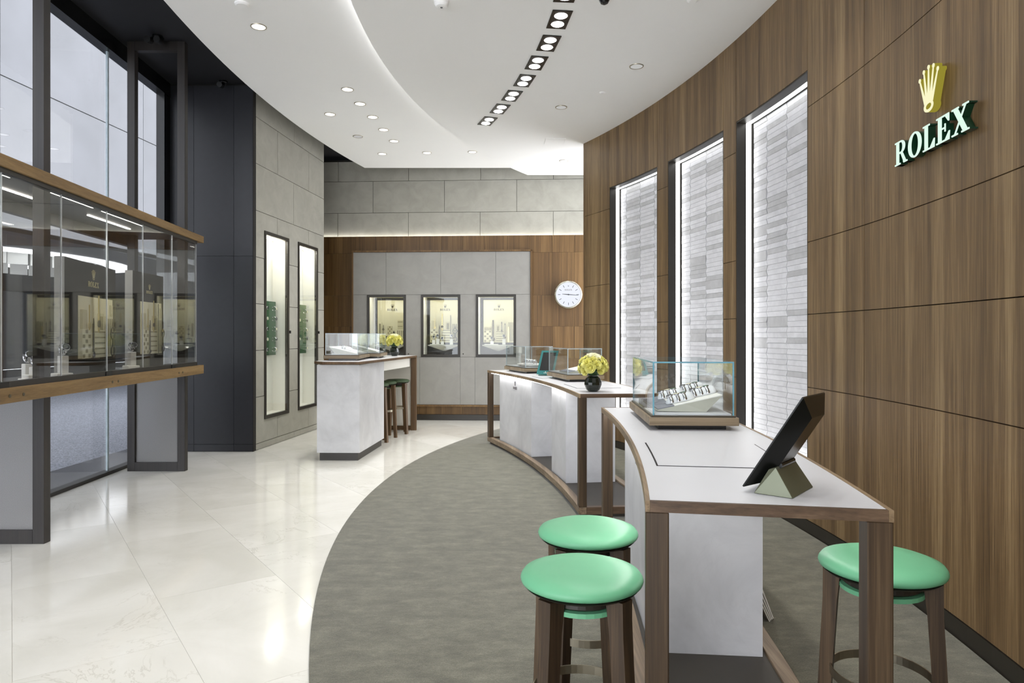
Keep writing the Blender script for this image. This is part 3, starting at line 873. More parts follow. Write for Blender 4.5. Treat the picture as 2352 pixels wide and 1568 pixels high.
def hands_relief(root, w, z0, z1, y, kind, lo='cream', hi='cream_dark'):
    """relief of towers and watch hands on a display panel; local x along the panel"""
    def bx(name, x0, x1, a, b, t, mat, par=root):
        return MB().box(x0, x1, y - t, y, a, b).build(name, mat, par)
    hh = z1 - z0
    rr = random.Random(kind * 13 + 5)
    towers = [(-.48, -.25, .47, 'check'), (-.46, -.34, .78, 'plain'), (-.12, .2, .46, 'lines'), (.02, .17, .74, 'slot'), (.24, .47, .70, 'bars'), (.40, .49, .9, 'plain')]
    if kind % 3 == 1: towers = [(-.47, -.36, .72, 'slot'), (-.16, .0, .58, 'check'), (.16, .40, .46, 'bars'), (.18, .36, .80, 'lines'), (.42, .49, .5, 'plain')]
    if kind % 3 == 2: towers = [(-.49, -.25, .42, 'check'), (-.48, -.24, .56, 'bars'), (-.10, .16, .40, 'lines'), (-.08, .02, .62, 'slot'), (.30, .48, .76, 'bars')]
    for i, (a, b, h_, st) in enumerate(towers):
        t = .024 - .0035 * i
        tw = bx('tower', a * w, b * w, z0, z0 + h_ * hh, t, lo if i % 2 == 0 else 'cream_mid')
        aw = (b - a) * w
        if st == 'check':
            n = max(4, int(h_ * 14))
            for r in range(n):
                for c in range(3):
                    if (r + c) % 2 == 0:
                        zz = z0 + h_ * hh * (r + .15) / n
                        MB().box(a * w + aw * (c + .12) / 3, a * w + aw * (c + .88) / 3, y - t - .002, y - t, zz, zz + h_ * hh * .7 / n).build('window_patch', hi, tw)
        elif st == 'bars':
            for c in range(4):
                MB().box(a * w + aw * (c + .25) / 4, a * w + aw * (c + .75) / 4, y - t - .002, y - t, z0 + .03 * hh, z0 + (h_ - .04) * hh).build('stripe', hi, tw)
        elif st == 'lines':
            for r in range(5):
                zz = z0 + h_ * hh * (r + .5) / 5
                MB().box(a * w + .005, b * w - .005, y - t - .002, y - t, zz, zz + .012).build('stripe', hi, tw)
        elif st == 'slot':
            MB().box(a * w + aw * .25, b * w - aw * .25, y - t - .002, y - t, z0 + .2 * hh, z0 + (h_ - .05) * hh).build('stripe', hi, tw)
    def disc(name, x, z, r, t, mat, ri=0):
        m = MB()
        if ri:
            v = []; f = []; n = 24
            for i in range(n):
                a = 2 * pi * i / n
                for rad, yy in ((r, y - t), (ri, y - t), (ri, y - t + .006), (r, y - t + .006)):
                    v.append((x + rad * cos(a), yy, z + rad * sin(a)))
            for i in range(n):
                j = (i + 1) % n
                for k in range(4): f.append((i * 4 + k, j * 4 + k, j * 4 + (k + 1) % 4, i * 4 + (k + 1) % 4))
            m.add(v, f)
        else:
            m.lathe([(r, 0), (r, .006)], 20).xf(Matrix.Translation((x, y - t + .006, z)) @ Matrix.Rotation(pi / 2, 4, 'X'))
        return m.build(name, mat, root)
    def bar(x, a, b, wd, t, mat):
        return MB().box(x - wd / 2, x + wd / 2, y - t, y - t + .006, z0 + a * hh, z0 + b * hh).build('watch_hand', mat, root)
    def tri(x, z, wd, h_, t, mat):
        return MB().add([(x - wd / 2, y - t, z), (x + wd / 2, y - t, z), (x, y - t, z + h_), (x - wd / 2, y - t + .006, z), (x + wd / 2, y - t + .006, z), (x, y - t + .006, z + h_)],
                        [(0, 1, 2), (5, 4, 3), (0, 3, 4, 1), (1, 4, 5, 2), (2, 5, 3, 0)]).build('watch_hand', mat, root)
    u = w
    if kind % 3 == 0:
        bar(-.34 * u, .45, .86, .016 * u, .04, 'gold'); disc('hand_boss', -.34 * u, z0 + .53 * hh, .035 * u, .041, 'gold')
        bar(-.09 * u, .42, 1.03, .03 * u, .045, 'gold'); disc('hand_boss', -.09 * u, z0 + .56 * hh, .04 * u, .047, 'hand_bronze')
        bar(-.19 * u, .0, .56, .035 * u, .03, 'hand_bronze'); tri(-.19 * u, z0 + .5 * hh, .04 * u, .15 * hh, .032, 'hand_bronze'); disc('hand_boss', -.19 * u, z0 + .05 * hh, .035 * u, .033, 'steel')
        bar(.19 * u, .0, .98, .018 * u, .034, 'hand_bronze')
        disc('hand_ring', .34 * u, z0 + .40 * hh, .085 * u, .05, 'hand_dark', .068 * u); bar(.34 * u, .16, .32, .05 * u, .05, 'hand_bronze')
        disc('hand_ring', .34 * u, z0 + .10 * hh, .075 * u, .05, 'hand_dark', .055 * u); tri(.34 * u, z0 + .5 * hh, .05 * u, .13 * hh, .05, 'hand_dark')
        bar(.34 * u, .33, .40, .014 * u, .05, 'hand_dark')
        for sgn in (-1, 1):
            MB().add([(.34 * u, y - .05, z0 + .39 * hh), (.34 * u, y - .05, z0 + .41 * hh), (.34 * u + sgn * .065 * u, y - .05, z0 + .45 * hh), (.34 * u + sgn * .065 * u, y - .05, z0 + .435 * hh),
                      (.34 * u, y - .044, z0 + .39 * hh), (.34 * u, y - .044, z0 + .41 * hh), (.34 * u + sgn * .065 * u, y - .044, z0 + .45 * hh), (.34 * u + sgn * .065 * u, y - .044, z0 + .435 * hh)],
                     [(0, 1, 2, 3), (7, 6, 5, 4), (0, 4, 5, 1), (1, 5, 6, 2), (2, 6, 7, 3), (3, 7, 4, 0)]).build('watch_hand', 'hand_dark', root)
    elif kind % 3 == 1:
        bar(-.30 * u, .05, .62, .014 * u, .03, 'hand_dark'); disc('hand_ring', -.30 * u, z0 + .46 * hh, .035 * u, .032, 'hand_dark', .02 * u); disc('hand_boss', -.30 * u, z0 + .28 * hh, .03 * u, .032, 'hand_dark')
        for x0 in (-.39, -.23):
            bar(x0 * u, .0, .12, .016 * u, .03, 'hand_dark')
        MB().box(-.40 * u, -.22 * u, y - .03, y - .024, z0 + .12 * hh, z0 + .14 * hh).build('watch_hand', 'hand_dark', root)
        bar(.06 * u, .0, .30, .016 * u, .03, 'hand_bronze'); tri(.06 * u, z0 + .28 * hh, .12 * u, .14 * hh, .031, 'hand_dark')
        bar(.46 * u, .40, .74, .035 * u, .03, 'hand_dark'); disc('hand_boss', .46 * u, z0 + .42 * hh, .06 * u, .032, 'gold')
    else:
        bar(-.19 * u, .0, .80, .05 * u, .03, 'hand_bronze'); disc('hand_boss', -.19 * u, z0 + .10 * hh, .06 * u, .031, 'hand_bronze')
        bar(.09 * u, .34, .70, .018 * u, .03, 'hand_dark'); tri(.09 * u, z0 + .68 * hh, .045 * u, .07 * hh, .03, 'hand_dark'); disc('hand_boss', .09 * u, z0 + .42 * hh, .03 * u, .031, 'hand_bronze')
        bar(.20 * u, .0, .66, .014 * u, .03, 'hand_dark'); tri(.20 * u, z0 + .62 * hh, .04 * u, .08 * hh, .03, 'hand_dark'); disc('hand_boss', .20 * u, z0 + .17 * hh, .03 * u, .031, 'hand_bronze')
        bar(.31 * u, .0, .55, .05 * u, .03, 'gold')

def backdrop(p0, p1, ztop, kind, label):
    dx, dy = p1[0] - p0[0], p1[1] - p0[1]; w = sqrt(dx * dx + dy * dy)
    root = thing('display_backdrop', label, 'display panel', ((p0[0] + p1[0]) / 2, (p0[1] + p1[1]) / 2, 1.116), atan2(dy, dx), 'dark display panels in the vitrine')
    h = ztop - 1.116
    MB().box(-w / 2 + .004, w / 2, 0, .07, 0, h).build('board', 'panel_green', root)
    MB().box(-w / 2, -w / 2 + .004, 0, .07, 0, h).build('edge_strip', 'cab_panel', root)
    MB().box(-w * .27, w * .42, -.004, 0, h * .16, h * .70).build('cream_field', 'cream', root)
    hands_relief_shift(root, w, h, kind)
    logo_mb(w * .21, .003).xf(Matrix.Translation((.02 * w, -.001, h * .79))).build('lettering', 'ink_gold', root)
    MB().box(-w / 2 + .02, w / 2 - .02, -.12, -.002, 0.0, .03).build('foot', 'black_gloss', root)
def hands_relief_shift(root, w, h, kind):
    before = set(root.children)
    hands_relief(root, w * .69, h * .16, h * .70, -.004, kind)
    for o in set(root.children) - before:
        o.location.x += w * .075
backdrop((-3.45, 5.26), (-3.70, 6.37), 2.067, 0, 'dark display panel with gold watch hands, middle of the window vitrine')
backdrop((-3.68, 6.62), (-3.75, 7.34), 2.09, 0, 'dark display panel with gold watch hands, far end of the window vitrine')
backdrop((-3.30, 3.62), (-3.52, 4.72), 2.07, 0, 'dark display panel with gold watch hands, cut by the left picture edge')

def watch_stand(x, y, z, h, label, group, rz=0, s=1.5, base=None):
    if base:
        b = thing('stand_plinth', base, 'plinth', (x, y, z), rz, 'white watch plinths')
        MB().box(-.085, .07, -.065, .065, 0, .028).build('slab', 'tray_white', b, bevel=.006, seg=2)
        MB().box(-.065, .05, -.05, .05, .028, .056).build('slab', 'tray_white', b, bevel=.006, seg=2)
        z += .056
    st = MB().box(-.028, .028, -.028, .028, 0, h).build('watch_stand', 'tray_white', None, bevel=.004)
    st.location = (x, y, z); st.rotation_euler = (0, 0, rz)
    tag(st, label.split(' on ', 1)[1].split(' ', 1)[1] + ', under its watch', 'stand', group)
    make_watch(label, group + ', watches', 'ink', (x, y, z + h + .030 * s), Euler((R_(62), 0, rz), 'XYZ'), s)
watch_stand(-3.48, 4.98, 1.116, .055, 'steel wristwatch on a low white block left of the post in the vitrine', 'vitrine watch stands', R_(60), 1.6, 'stepped white plinth left of the bronze post in the vitrine')
watch_stand(-3.60, 5.07, 1.116, .13, 'steel wristwatch on a taller white block beside the post in the vitrine', 'vitrine watch stands', R_(60), 1.6)
watch_stand(-3.40, 5.17, 1.116, .13, 'steel wristwatch on a white block just right of the post in the vitrine', 'vitrine watch stands', R_(60), 1.6, 'stepped white plinth right of the bronze post in the vitrine')
watch_stand(-3.62, 6.50, 1.116, .13, 'steel wristwatch on a white block between the two far panels of the vitrine', 'vitrine watch stands', R_(60), 1.6, 'stepped white plinth between the two far panels of the vitrine')

# ================================================================== MALL OUTSIDE
struct('floor_mall', MB().box(-22, -4.35, -6, 40, -.06, -.01), 'mall_floor')
struct('floor_threshold', MB().hexa([(-4.95, -6, -.01), (-4.30, -6, -.01), (-4.30, 9, -.01), (-4.95, 9, -.01)], [(-4.95, -6, .0), (-4.30, -6, .0), (-4.30, 9, .0), (-4.95, 9, .0)]), 'mall_dark')
def mx(d): return -9.0 + .09 * (d - 12)
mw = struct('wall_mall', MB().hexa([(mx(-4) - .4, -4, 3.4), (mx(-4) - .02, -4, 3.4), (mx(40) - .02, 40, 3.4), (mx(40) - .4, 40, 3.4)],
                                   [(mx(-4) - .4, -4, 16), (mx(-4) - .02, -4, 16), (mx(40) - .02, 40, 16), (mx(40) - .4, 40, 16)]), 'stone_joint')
for z0, z1 in ((3.4, 6.05), (6.05, 9.5), (9.5, 16)):
    for k in range(11):
        a, b = -4 + 4 * k, 4 * k
        MB().hexa([(mx(a) - .02, a + .008, z0 + .01), (mx(a), a + .008, z0 + .01), (mx(b), b - .008, z0 + .01), (mx(b) - .02, b - .008, z0 + .01)],
                  [(mx(a) - .02, a + .008, z1 - .01), (mx(a), a + .008, z1 - .01), (mx(b), b - .008, z1 - .01), (mx(b) - .02, b - .008, z1 - .01)]).build('panel', 'mall_wall', mw)
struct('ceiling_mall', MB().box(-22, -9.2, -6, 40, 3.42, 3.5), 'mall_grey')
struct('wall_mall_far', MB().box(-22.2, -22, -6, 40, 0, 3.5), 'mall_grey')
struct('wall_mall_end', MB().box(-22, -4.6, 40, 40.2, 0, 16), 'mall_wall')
ov = thing('oval_ceiling_light', 'glowing oval ceiling light in the mall beyond the shopfront', 'ceiling light', (-12.4, 17.5, 3.38))
m = MB(); n = 40; v = []; f = []
for i in range(n):
    a = 2 * pi * i / n
    for rr, z in ((1, 0), (.72, 0), (.72, .035), (1, .035)):
        v.append((1.9 * rr * cos(a), 3.4 * rr * sin(a), z))
for i in range(n):
    j = (i + 1) % n
    for k in range(4): f.append((i * 4 + k, j * 4 + k, j * 4 + (k + 1) % 4, i * 4 + (k + 1) % 4))
m.add(v, f).build('ring', 'mall_lamp', ov)
for k in range(24):
    a = 2 * pi * k / 24
    MB().box(-.03, .03, -.2, .2, -.25, .02).xf(Matrix.Translation((1.2 * cos(a), 2.2 * sin(a), 0)) @ Matrix.Rotation(a, 4, 'Z')).build('fin', 'white_paint', ov)
for k, (y, h_) in enumerate(((9, 2.2), (16, 2.4), (23, 2.3))):
    sf = thing('shop_window', ['lit shop window across the mall, nearest to the vitrine', 'lit shop window across the mall, in the middle', 'lit shop window across the mall, farthest away'][k], 'shop window', (-21.9, y, 0), 0, 'shop windows across the mall')
    MB().box(-.1, .0, -2, 2, .4, h_).build('pane', emit('shop_glow_%d' % k, (.93, .95, 1, 1), 1.0), sf)
    MB().box(-.1, .06, -2.15, -2, 0, h_ + .15).box(-.1, .06, 2, 2.15, 0, h_ + .15).box(-.1, .06, -2, 2, h_, h_ + .15).build('frame', 'mall_dark', sf)

# ================================================================== BACK WALL
BA = R_(-3.1); BL = (-.7, 11.70, 0)
def bs(px, e=0):
    t = (px - 1176) / 1568
    return (t * (11.7 + e) + .7) / (cos(BA) - t * sin(BA))
def bz(px, py, e=0):
    return H - (py - 772) / 1568 * (11.7 + e + bs(px, e) * sin(BA))
wb = struct('wall_back', MB().box(-3.1, 3.2, .55, .65, 0, ZS), 'joint')
wb.location = BL; wb.rotation_euler = (0, 0, BA)
bk2 = MB().box(-3.1, 3.2, .225, .28, 3.10, 4.55).build('stone_backing', 'stone_joint', wb)
ZB = [3.10, 3.615, 4.17, 4.52]
def brow(z0, z1, jpx):
    js = [-3.0] + [bs(p, .2) for p in jpx] + [3.1]
    for a, b in zip(js[:-1], js[1:]):
        MB().box(a + .0035, b - .0035, .20, .228, z0 + .0035, z1 - .0035).build('panel', 'grey_stone', wb)
brow(ZB[0], ZB[1], [774.5, 936.7, 1101.5, 1269.5])
brow(ZB[1], ZB[2], [855.5, 1019.3, 1185.5])
brow(ZB[2], ZB[3], [775.5, 937.3, 1102.5, 1270])
ZW = 3.185
# walnut panels
CX0, CX1 = bs(810), bs(1221)
CZ0, CZ1 = bz(1000, 930), bz(1000, 577)
jp = [-3.0] + [bs(p, .08) for p in (767, 815.7, 864, 912.4, 963, 1013, 1062, 1113.5, 1165, 1216, 1268, 1319)] + [3.1]
for a, b in zip(jp[:-1], jp[1:]):
    for z0, z1 in ((.10, CZ0 + .02), (CZ0 + .02, 1.076), (1.076, 1.62), (1.62, 2.155), (2.155, CZ1 - .02), (CZ1 - .02, ZW)):
        mid = (a + b) / 2
        if CX0 + .02 < mid < CX1 - .02 and CZ0 < (z0 + z1) / 2 < CZ1: continue
        MB().box(a + .0012, b - .0012, .08, .11, z0 + .001, z1 - .001).build('panel', 'back_wood', wb)
MB().box(-3.0, 3.1, .085, .20, ZW - .03, ZW - .012).build('ledge', 'back_wood', wb)
MB().box(-3.0, 3.1, .155, .180, ZW - .012, ZW - .006).build('light_strip', 'led_cove', wb)
for a, b in ((-3.0, CX0 + .03), (CX1 - .03, 3.1)):
    MB().box(a, b, .111, .13, 0, ZW - .03).build('backing', 'joint', wb)
MB().box(CX0 + .03, CX1 - .03, .111, .13, CZ1 - .06, ZW - .03).build('backing', 'joint', wb)
MB().box(CX0 + .03, CX1 - .03, .111, .13, 0, CZ0 + .06).build('backing', 'joint', wb)
bbk = struct('baseboard_back', MB().box(-3.0, 3.1, .06, .12, 0, .098), 'black_metal')
bbk.location = BL; bbk.rotation_euler = (0, 0, BA)

# grey display cabinet
cab = thing('display_cabinet', 'pale grey panelled cabinet with three lit showcases on the back wall', 'cabinet', BL, BA)
cx0, cx1 = bs(811), bs(1218.3); cz0, cz1 = bz(1000, 929), bz(1000, 578.5)
fr = MB().box(CX0 - .012, CX0 + .012, -.02, .10, CZ0 - .01, CZ1 + .022).box(cx1 + .002, CX1 + .012, -.02, .10, CZ0 - .01, CZ1 + .022)
fr.build('side_frame', 'back_wood', cab)
MB().box(CX0 - .012, CX1 + .012, -.02, .10, cz1 + .002, cz1 + .03).build('top_frame', 'back_wood', cab)
MB().box(CX0 - .012, CX1 + .012, -.02, .10, cz0 - .03, cz0 - .002).build('bottom_frame', 'back_wood', cab)
SHOW = [(843, 932), (967, 1057), (1093, 1185)]
zr0, zr1 = bz(1000, 819.5), bz(1000, 676.3)
def cpanel(a, b, z0, z1, name='panel'):
    MB().box(a + .0018, b - .0018, 0, .03, z0 + .0018, z1 - .0018).build(name, 'cab_panel', cab)
def row(pxs, z0, z1, skip=()):
    xs = [bs(p) for p in pxs]; xs[0] = cx0; xs[-1] = cx1
    for i, (a, b) in enumerate(zip(xs[:-1], xs[1:])):
        if i not in skip: cpanel(a, b, z0, z1, 'door' if z1 < 1.2 else 'panel')
row([811, 886.6, 1012, 1138.6, 1218], zr1, cz1)
row([811, 843, 932, 967, 1057, 1093, 1185, 1218], zr0, zr1, (1, 3, 5))
row([811, 843, 932, 964, 1057, 1091, 1185, 1218], cz0, zr0)
bk = MB()
bk.box(cx0, cx1, .0315, .04, zr1, cz1); bk.box(cx0, cx1, .0315, .04, cz0, zr0)
e_ = [cx0] + [bs(p) for pr in SHOW for p in pr] + [cx1]
for i in (0, 2, 4, 6): bk.box(e_[i], e_[i + 1], .0315, .04, zr0, zr1)
bk.build('carcass', 'cab_joint', cab)
for p in (938.5, 1064):
    MB().lathe([(.011, 0), (.011, .006)], 12).xf(Matrix.Translation((bs(p), 0, bz(p, 812.5))) @ Matrix.Rotation(pi / 2, 4, 'X')).build('lock', 'black_metal', cab)
CN = ['left', 'middle', 'right']
WH = Matrix.Translation(BL) @ Matrix.Rotation(BA, 4, 'Z')
for k, (pa, pb) in enumerate(SHOW):
    a, b = bs(pa), bs(pb); z0, z1 = zr0 + .004, zr1 - .004
    nm = CN[k]
    root = thing('lit_showcase', 'black-framed lit showcase with watches, %s one of the three in the grey cabinet' % nm, 'showcase', BL, BA, 'showcases in the grey cabinet')
    t = .040; D = .40
    MB().box(a, a + t, -.012, .03, z0, z1).box(b - t, b, -.012, .03, z0, z1).box(a + t, b - t, -.012, .03, z0, z0 + t).box(a + t, b - t, -.012, .03, z1 - t, z1).build('frame', 'black_metal', root)
    MB().box(a + t - .022, a + t - .002, .04, D, z0 + .02, z1 - .02).build('side_panel', 'white_paint', root)
    MB().box(b - t + .002, b - t + .022, .04, D, z0 + .02, z1 - .02).build('side_panel', 'white_paint', root)
    MB().box(a + .02, b - .02, D, D + .02, z0, z1).build('back_panel', 'black_metal', root)
    MB().box(a + .03, b - .03, .04, D, z0 + .01, z0 + .03).build('bottom_panel', 'tray_grey', root)
    MB().box(a + .03, b - .03, .04, D, z1 - .03, z1 - .01).build('top_panel', 'cream', root)
    MB().box(a + .08, b - .08, .045, .075, z1 - .037, z1 - .031).build('light_strip', 'led_show', root)
    bd = MB().box(a + .10, b - t - .01, .33, .345, z0 + .24, z1 - .075).build('backdrop', 'cream', root)
    mid = (a + b) / 2 + .03; bw_ = b - a - t - .11
    before = set(root.children)
    hands_relief(root, bw_, z0 + .25, z1 - .33, .33, [1, 0, 2][k])
    for o in set(root.children) - before: o.location.x += mid
    logo_mb(.185, .003).xf(Matrix.Translation((mid, .329, z1 - .26))).build('lettering', 'ink_olive', root)
    # ledge on a tapered bracket
    lz = z0 + .185
    MB().box(a + .10, b - t - .015, .10, .34, lz, lz + .018).build('ledge', 'tray_grey', root)
    mm = (a + b) / 2 + .02
    MB().add([(a + .11, .12, lz), (b - t - .02, .12, lz), (b - t - .02, .33, lz), (a + .11, .33, lz), (mm - .02, .30, lz - .09), (mm + .02, .30, lz - .09), (mm + .02, .34, lz - .09), (mm - .02, .34, lz - .09)],
             [(0, 1, 2, 3), (7, 6, 5, 4), (0, 4, 5, 1), (1, 5, 6, 2), (2, 6, 7, 3), (3, 7, 4, 0)]).build('bracket', 'tray_white', root)
    for sx_ in (-.16, .16):
        pg = WH @ Vector((mm + sx_, .14, lz - .012)); spot('ledge_glow', pg, 1.6, R_(120), .9, (1, .96, .88), (R_(-35), 0, 0), .02)
    MB().box(a + t + .002, b - t - .002, .0, .004, z0 + t + .002, z1 - t - .002).build('glass_pane', 'glass', root)
    # tray and watches on the ledge
    tr = MB().box(a + .13, a + .13 + (.24 if k else .3), .13, .27, lz + .019, lz + .031).build('presentation_tray', 'tray_white', None, bevel=.003)
    tr.location = BL; tr.rotation_euler = (0, 0, BA)
    tag(tr, 'thin white presentation tray in the %s showcase of the grey cabinet' % nm, 'tray', 'trays in the showcases')
    ws = [[(.30, .06), (.44, .10)], [(.19, .07), (.26, .09), (.34, .045), (.50, .10)], [(.26, .05), (.47, .10)]][k]
    ws_l = [['lower white block', 'taller white block'], ['leftmost white block', 'second white block', 'lowest white block', 'white block standing apart at the right'], ['low white block', 'tall white block at the right']][k]
    for (dx, hgt), wl_ in zip(ws, ws_l):
        zz = lz + (.0315 if dx < .36 and not (k == 0 and dx > .43) else .0185)
        if dx > .13 + (.24 if k else .3): zz = lz + .0185
        p = WH @ Vector((a + dx, .20, zz))
        watch_stand(p.x, p.y, p.z, hgt, 'wristwatch on the %s, %s showcase of the cabinet' % (wl_, nm), 'cabinet watch stands', BA, 1.35)

# wall clock
ck = thing('wall_clock', 'round backlit white wall clock with fluted steel bezel on the walnut', 'clock', (0, 0, 0))
p = at(1305.5, 676.5, 11.52)
ck.location = (p[0], p[1], p[2]); ck.rotation_euler = (0, 0, BA)
RXM = Matrix.Rotation(pi / 2, 4, 'X')
MB().lathe([(.235, -.13), (.205, -.0)], 48, close=True).xf(RXM @ Matrix.Translation((0, 0, 0))).build('body', 'flute', ck)
bez = MB(); n = 72; v = []; f = []
for i in range(2 * n):
    a = pi * i / n; r = .238 if i % 2 else .232
    for rr, y in ((r, 0.0), (r - .004, -.030), (.215, -.040), (.208, -.028), (.208, 0.0)):
        v.append((rr * cos(a), y, rr * sin(a)))
for i in range(2 * n):
    j = (i + 1) % (2 * n)
    for k in range(5): f.append((i * 5 + k, j * 5 + k, j * 5 + (k + 1) % 5, i * 5 + (k + 1) % 5))
bez.add(v, f).build('bezel', 'flute', ck)
MB().lathe([(.209, 0), (.209, .020)], 48).xf(RXM).build('face', 'clock_face', ck)
for h_ in range(1, 12):
    a = pi / 2 - h_ * pi / 6
    MB().box(.135, .178, -.004, .004, 0, .004).xf(Matrix.Translation((0, -.021, 0)) @ RXM @ Matrix.Rotation(a, 4, 'Z')).build('hour_marker', 'ink', ck)
polys_mb(CROWN, 0, .003, .03, .022, 0, .135).xf(Matrix.Translation((0, -.021, 0))).build('crown_mark', 'ink', ck)
logo_mb(.125, .002, False).xf(Matrix.Translation((0, -.021, .068))).build('lettering', 'ink_olive', ck)
for nm, L, w, a in (('hour_hand', .105, .013, R_(180 - 5.5)), ('minute_hand', .168, .011, R_(-4))):
    MB().prism([(-.02, -w / 2), (L * .3, -w / 2), (L, -w * .25), (L, w * .25), (L * .3, w / 2), (-.02, w / 2)], 0, .003).xf(Matrix.Translation((0, -.026, 0)) @ RXM @ Matrix.Rotation(a, 4, 'Z')).build(nm, 'ink', ck)
MB().lathe([(.012, 0), (.012, .008)], 14).xf(Matrix.Translation((0, -.024, 0)) @ RXM).build('hub', 'ink', ck)
MB().lathe([(.19, .06), (.19, .07)], 40).xf(Matrix.Translation((0, .19, 0)) @ RXM).build('back_glow', 'clock_halo', ck)

# ================================================================== CURVED COUNTERS
def cp(r, th, z): return (CC[0] + r * cos(th), CC[1] + r * sin(th), z)
ZT = .992
def counter(th0, th1, peds, label, logo_th, insets, n=24):
    mid = (th0 + th1) / 2
    root = thing('display_counter', label, 'counter', cp(RC + .32, mid, ZC), 0, 'curved display counters', world=True)
    W = .64; dz = .030; e = .013
    MB().arc(CC, RC + e, RC + W - e, th0 + e / RC, th1 - e / RC, ZT - .022, ZT, n).build('worktop', 'white_top', root)
    MB().arc(CC, RC, RC + e - .0005, th0, th1, ZT - dz, ZT + .0012, n).build('inner_edge', 'edge_wood', root)
    MB().arc(CC, RC + W - e + .0005, RC + W, th0, th1, ZT - dz, ZT + .0012, n).build('outer_edge', 'edge_wood', root)
    MB().arc(CC, RC + e, RC + W - e, th0, th0 + e / RC - .00004, ZT - dz, ZT + .0012, 1).build('end_edge', 'edge_wood_x', root)
    MB().arc(CC, RC + e, RC + W - e, th1 - e / RC + .00004, th1, ZT - dz, ZT + .0012, 1).build('end_edge', 'edge_wood_x', root)
    MB().arc(CC, RC + e, RC + W - e, th0 + e / RC, th1 - e / RC, ZT - dz, ZT - .0225, n).build('underside', 'dark_under', root)
    pw, pt = .064, .070 / RC
    for r0 in (RC + .0005, RC + W - pw - .0005):
        for a in (th0 + .00003, th1 - pt - .00003):
            MB().arc(CC, r0, r0 + pw, a, a + pt, .096, ZT - dz - .0005, 1).build('post', 'post_wood', root, bevel=.003)
    # plinth
    MB().arc(CC, RC + .03, RC + W - .03, th0 + .03 / RC, th1 - .03 / RC, ZC, .080, n).build('plinth_board', 'dark_under', root)
    MB().arc(CC, RC, RC + .062, th0, th1, .040, .0955, n).build('plinth_rail', 'rail_wood', root, bevel=.002)
    MB().arc(CC, RC + W - .062, RC + W, th0, th1, .040, .0955, n).build('plinth_rail', 'rail_wood', root, bevel=.002)
    for a in (th0, th1 - .05 / RC):
        MB().arc(CC, RC + .0625, RC + W - .0625, a, a + .05 / RC, .040, .0955, 2).build('plinth_rail', 'edge_wood_x', root)
    # marble pedestals with the light strip above
    for a, b in peds:
        pd_ = MB().arc(CC, RC + .085, RC + .56, a, b, .0805, ZT - dz - .012, 8).build('pedestal', 'marble_white', root)
        if a <= logo_th <= b:
            M4 = Matrix.Translation(cp(RC + .085, logo_th, .80)) @ Matrix.Rotation(logo_th - pi / 2, 4, 'Z')
            logo_mb(.16, .008).xf(M4).build('emblem', 'steel', pd_)
    MB().arc(CC, RC + .022, RC + .040, th0 + .1 / RC, th1 - .1 / RC, ZT - dz - .008, ZT - dz - .001, n).build('light_strip', 'led_counter', root)
    MB().arc(CC, RC + W - .045, RC + W - .03, th0 + .1 / RC, th1 - .1 / RC, ZT - dz - .008, ZT - dz - .001, n).build('light_strip', 'led_counter', root)
    for a, b, r0, r1 in insets:
        g2 = .006
        ip = MB().arc(CC, r0 + g2, r1 - g2, a + g2 / RC, b - g2 / RC, ZT + .0002, ZT + .0022, 6).build('inset_panel', 'white_top', root)
        for q in ((r0, r0 + g2, a, b), (r1 - g2, r1, a, b), (r0 + g2, r1 - g2, a, a + g2 / RC), (r0 + g2, r1 - g2, b - g2 / RC, b)):
            MB().arc(CC, q[0], q[1], q[2], q[3], ZT + .0002, ZT + .0012, 4).build('inset_joint', 'joint', root)
    return root
ty = lambda y: asin((y - CC[1]) / RC)
counter(-.1718, .0088, [(ty(2.97), ty(3.97))], 'curved walnut and marble counter in the foreground, carrying the large glass case', ty(3.42),
        [(ty(2.42), ty(2.94), RC + .06, RC + .52)])
counter(.0814, .3635, [(ty(6.35), ty(6.92)), (ty(7.73), ty(8.96))], 'curved walnut and marble counter further back, carrying roses and two glass cases', ty(8.35),
        [(ty(5.98), ty(6.5), RC + .10, RC + .50), (ty(7.35), ty(7.75), RC + .10, RC + .34)], 36)

# pale boards leaning behind the near pedestal
lb = thing('leaning_boards', 'thin pale boards on the carpet leaning against the foreground counter', 'boards', (1.305, 3.50, ZC + .004), R_(-3))
for k in range(4):
    MB().box(-.0065 + k * .0085, -.0005 + k * .0085, -.06 + .006 * k, .24, 0, .24).xf(Matrix.Rotation(R_(-25 + 1.4 * k), 4, 'Y')).build('board', 'tray_white', lb)

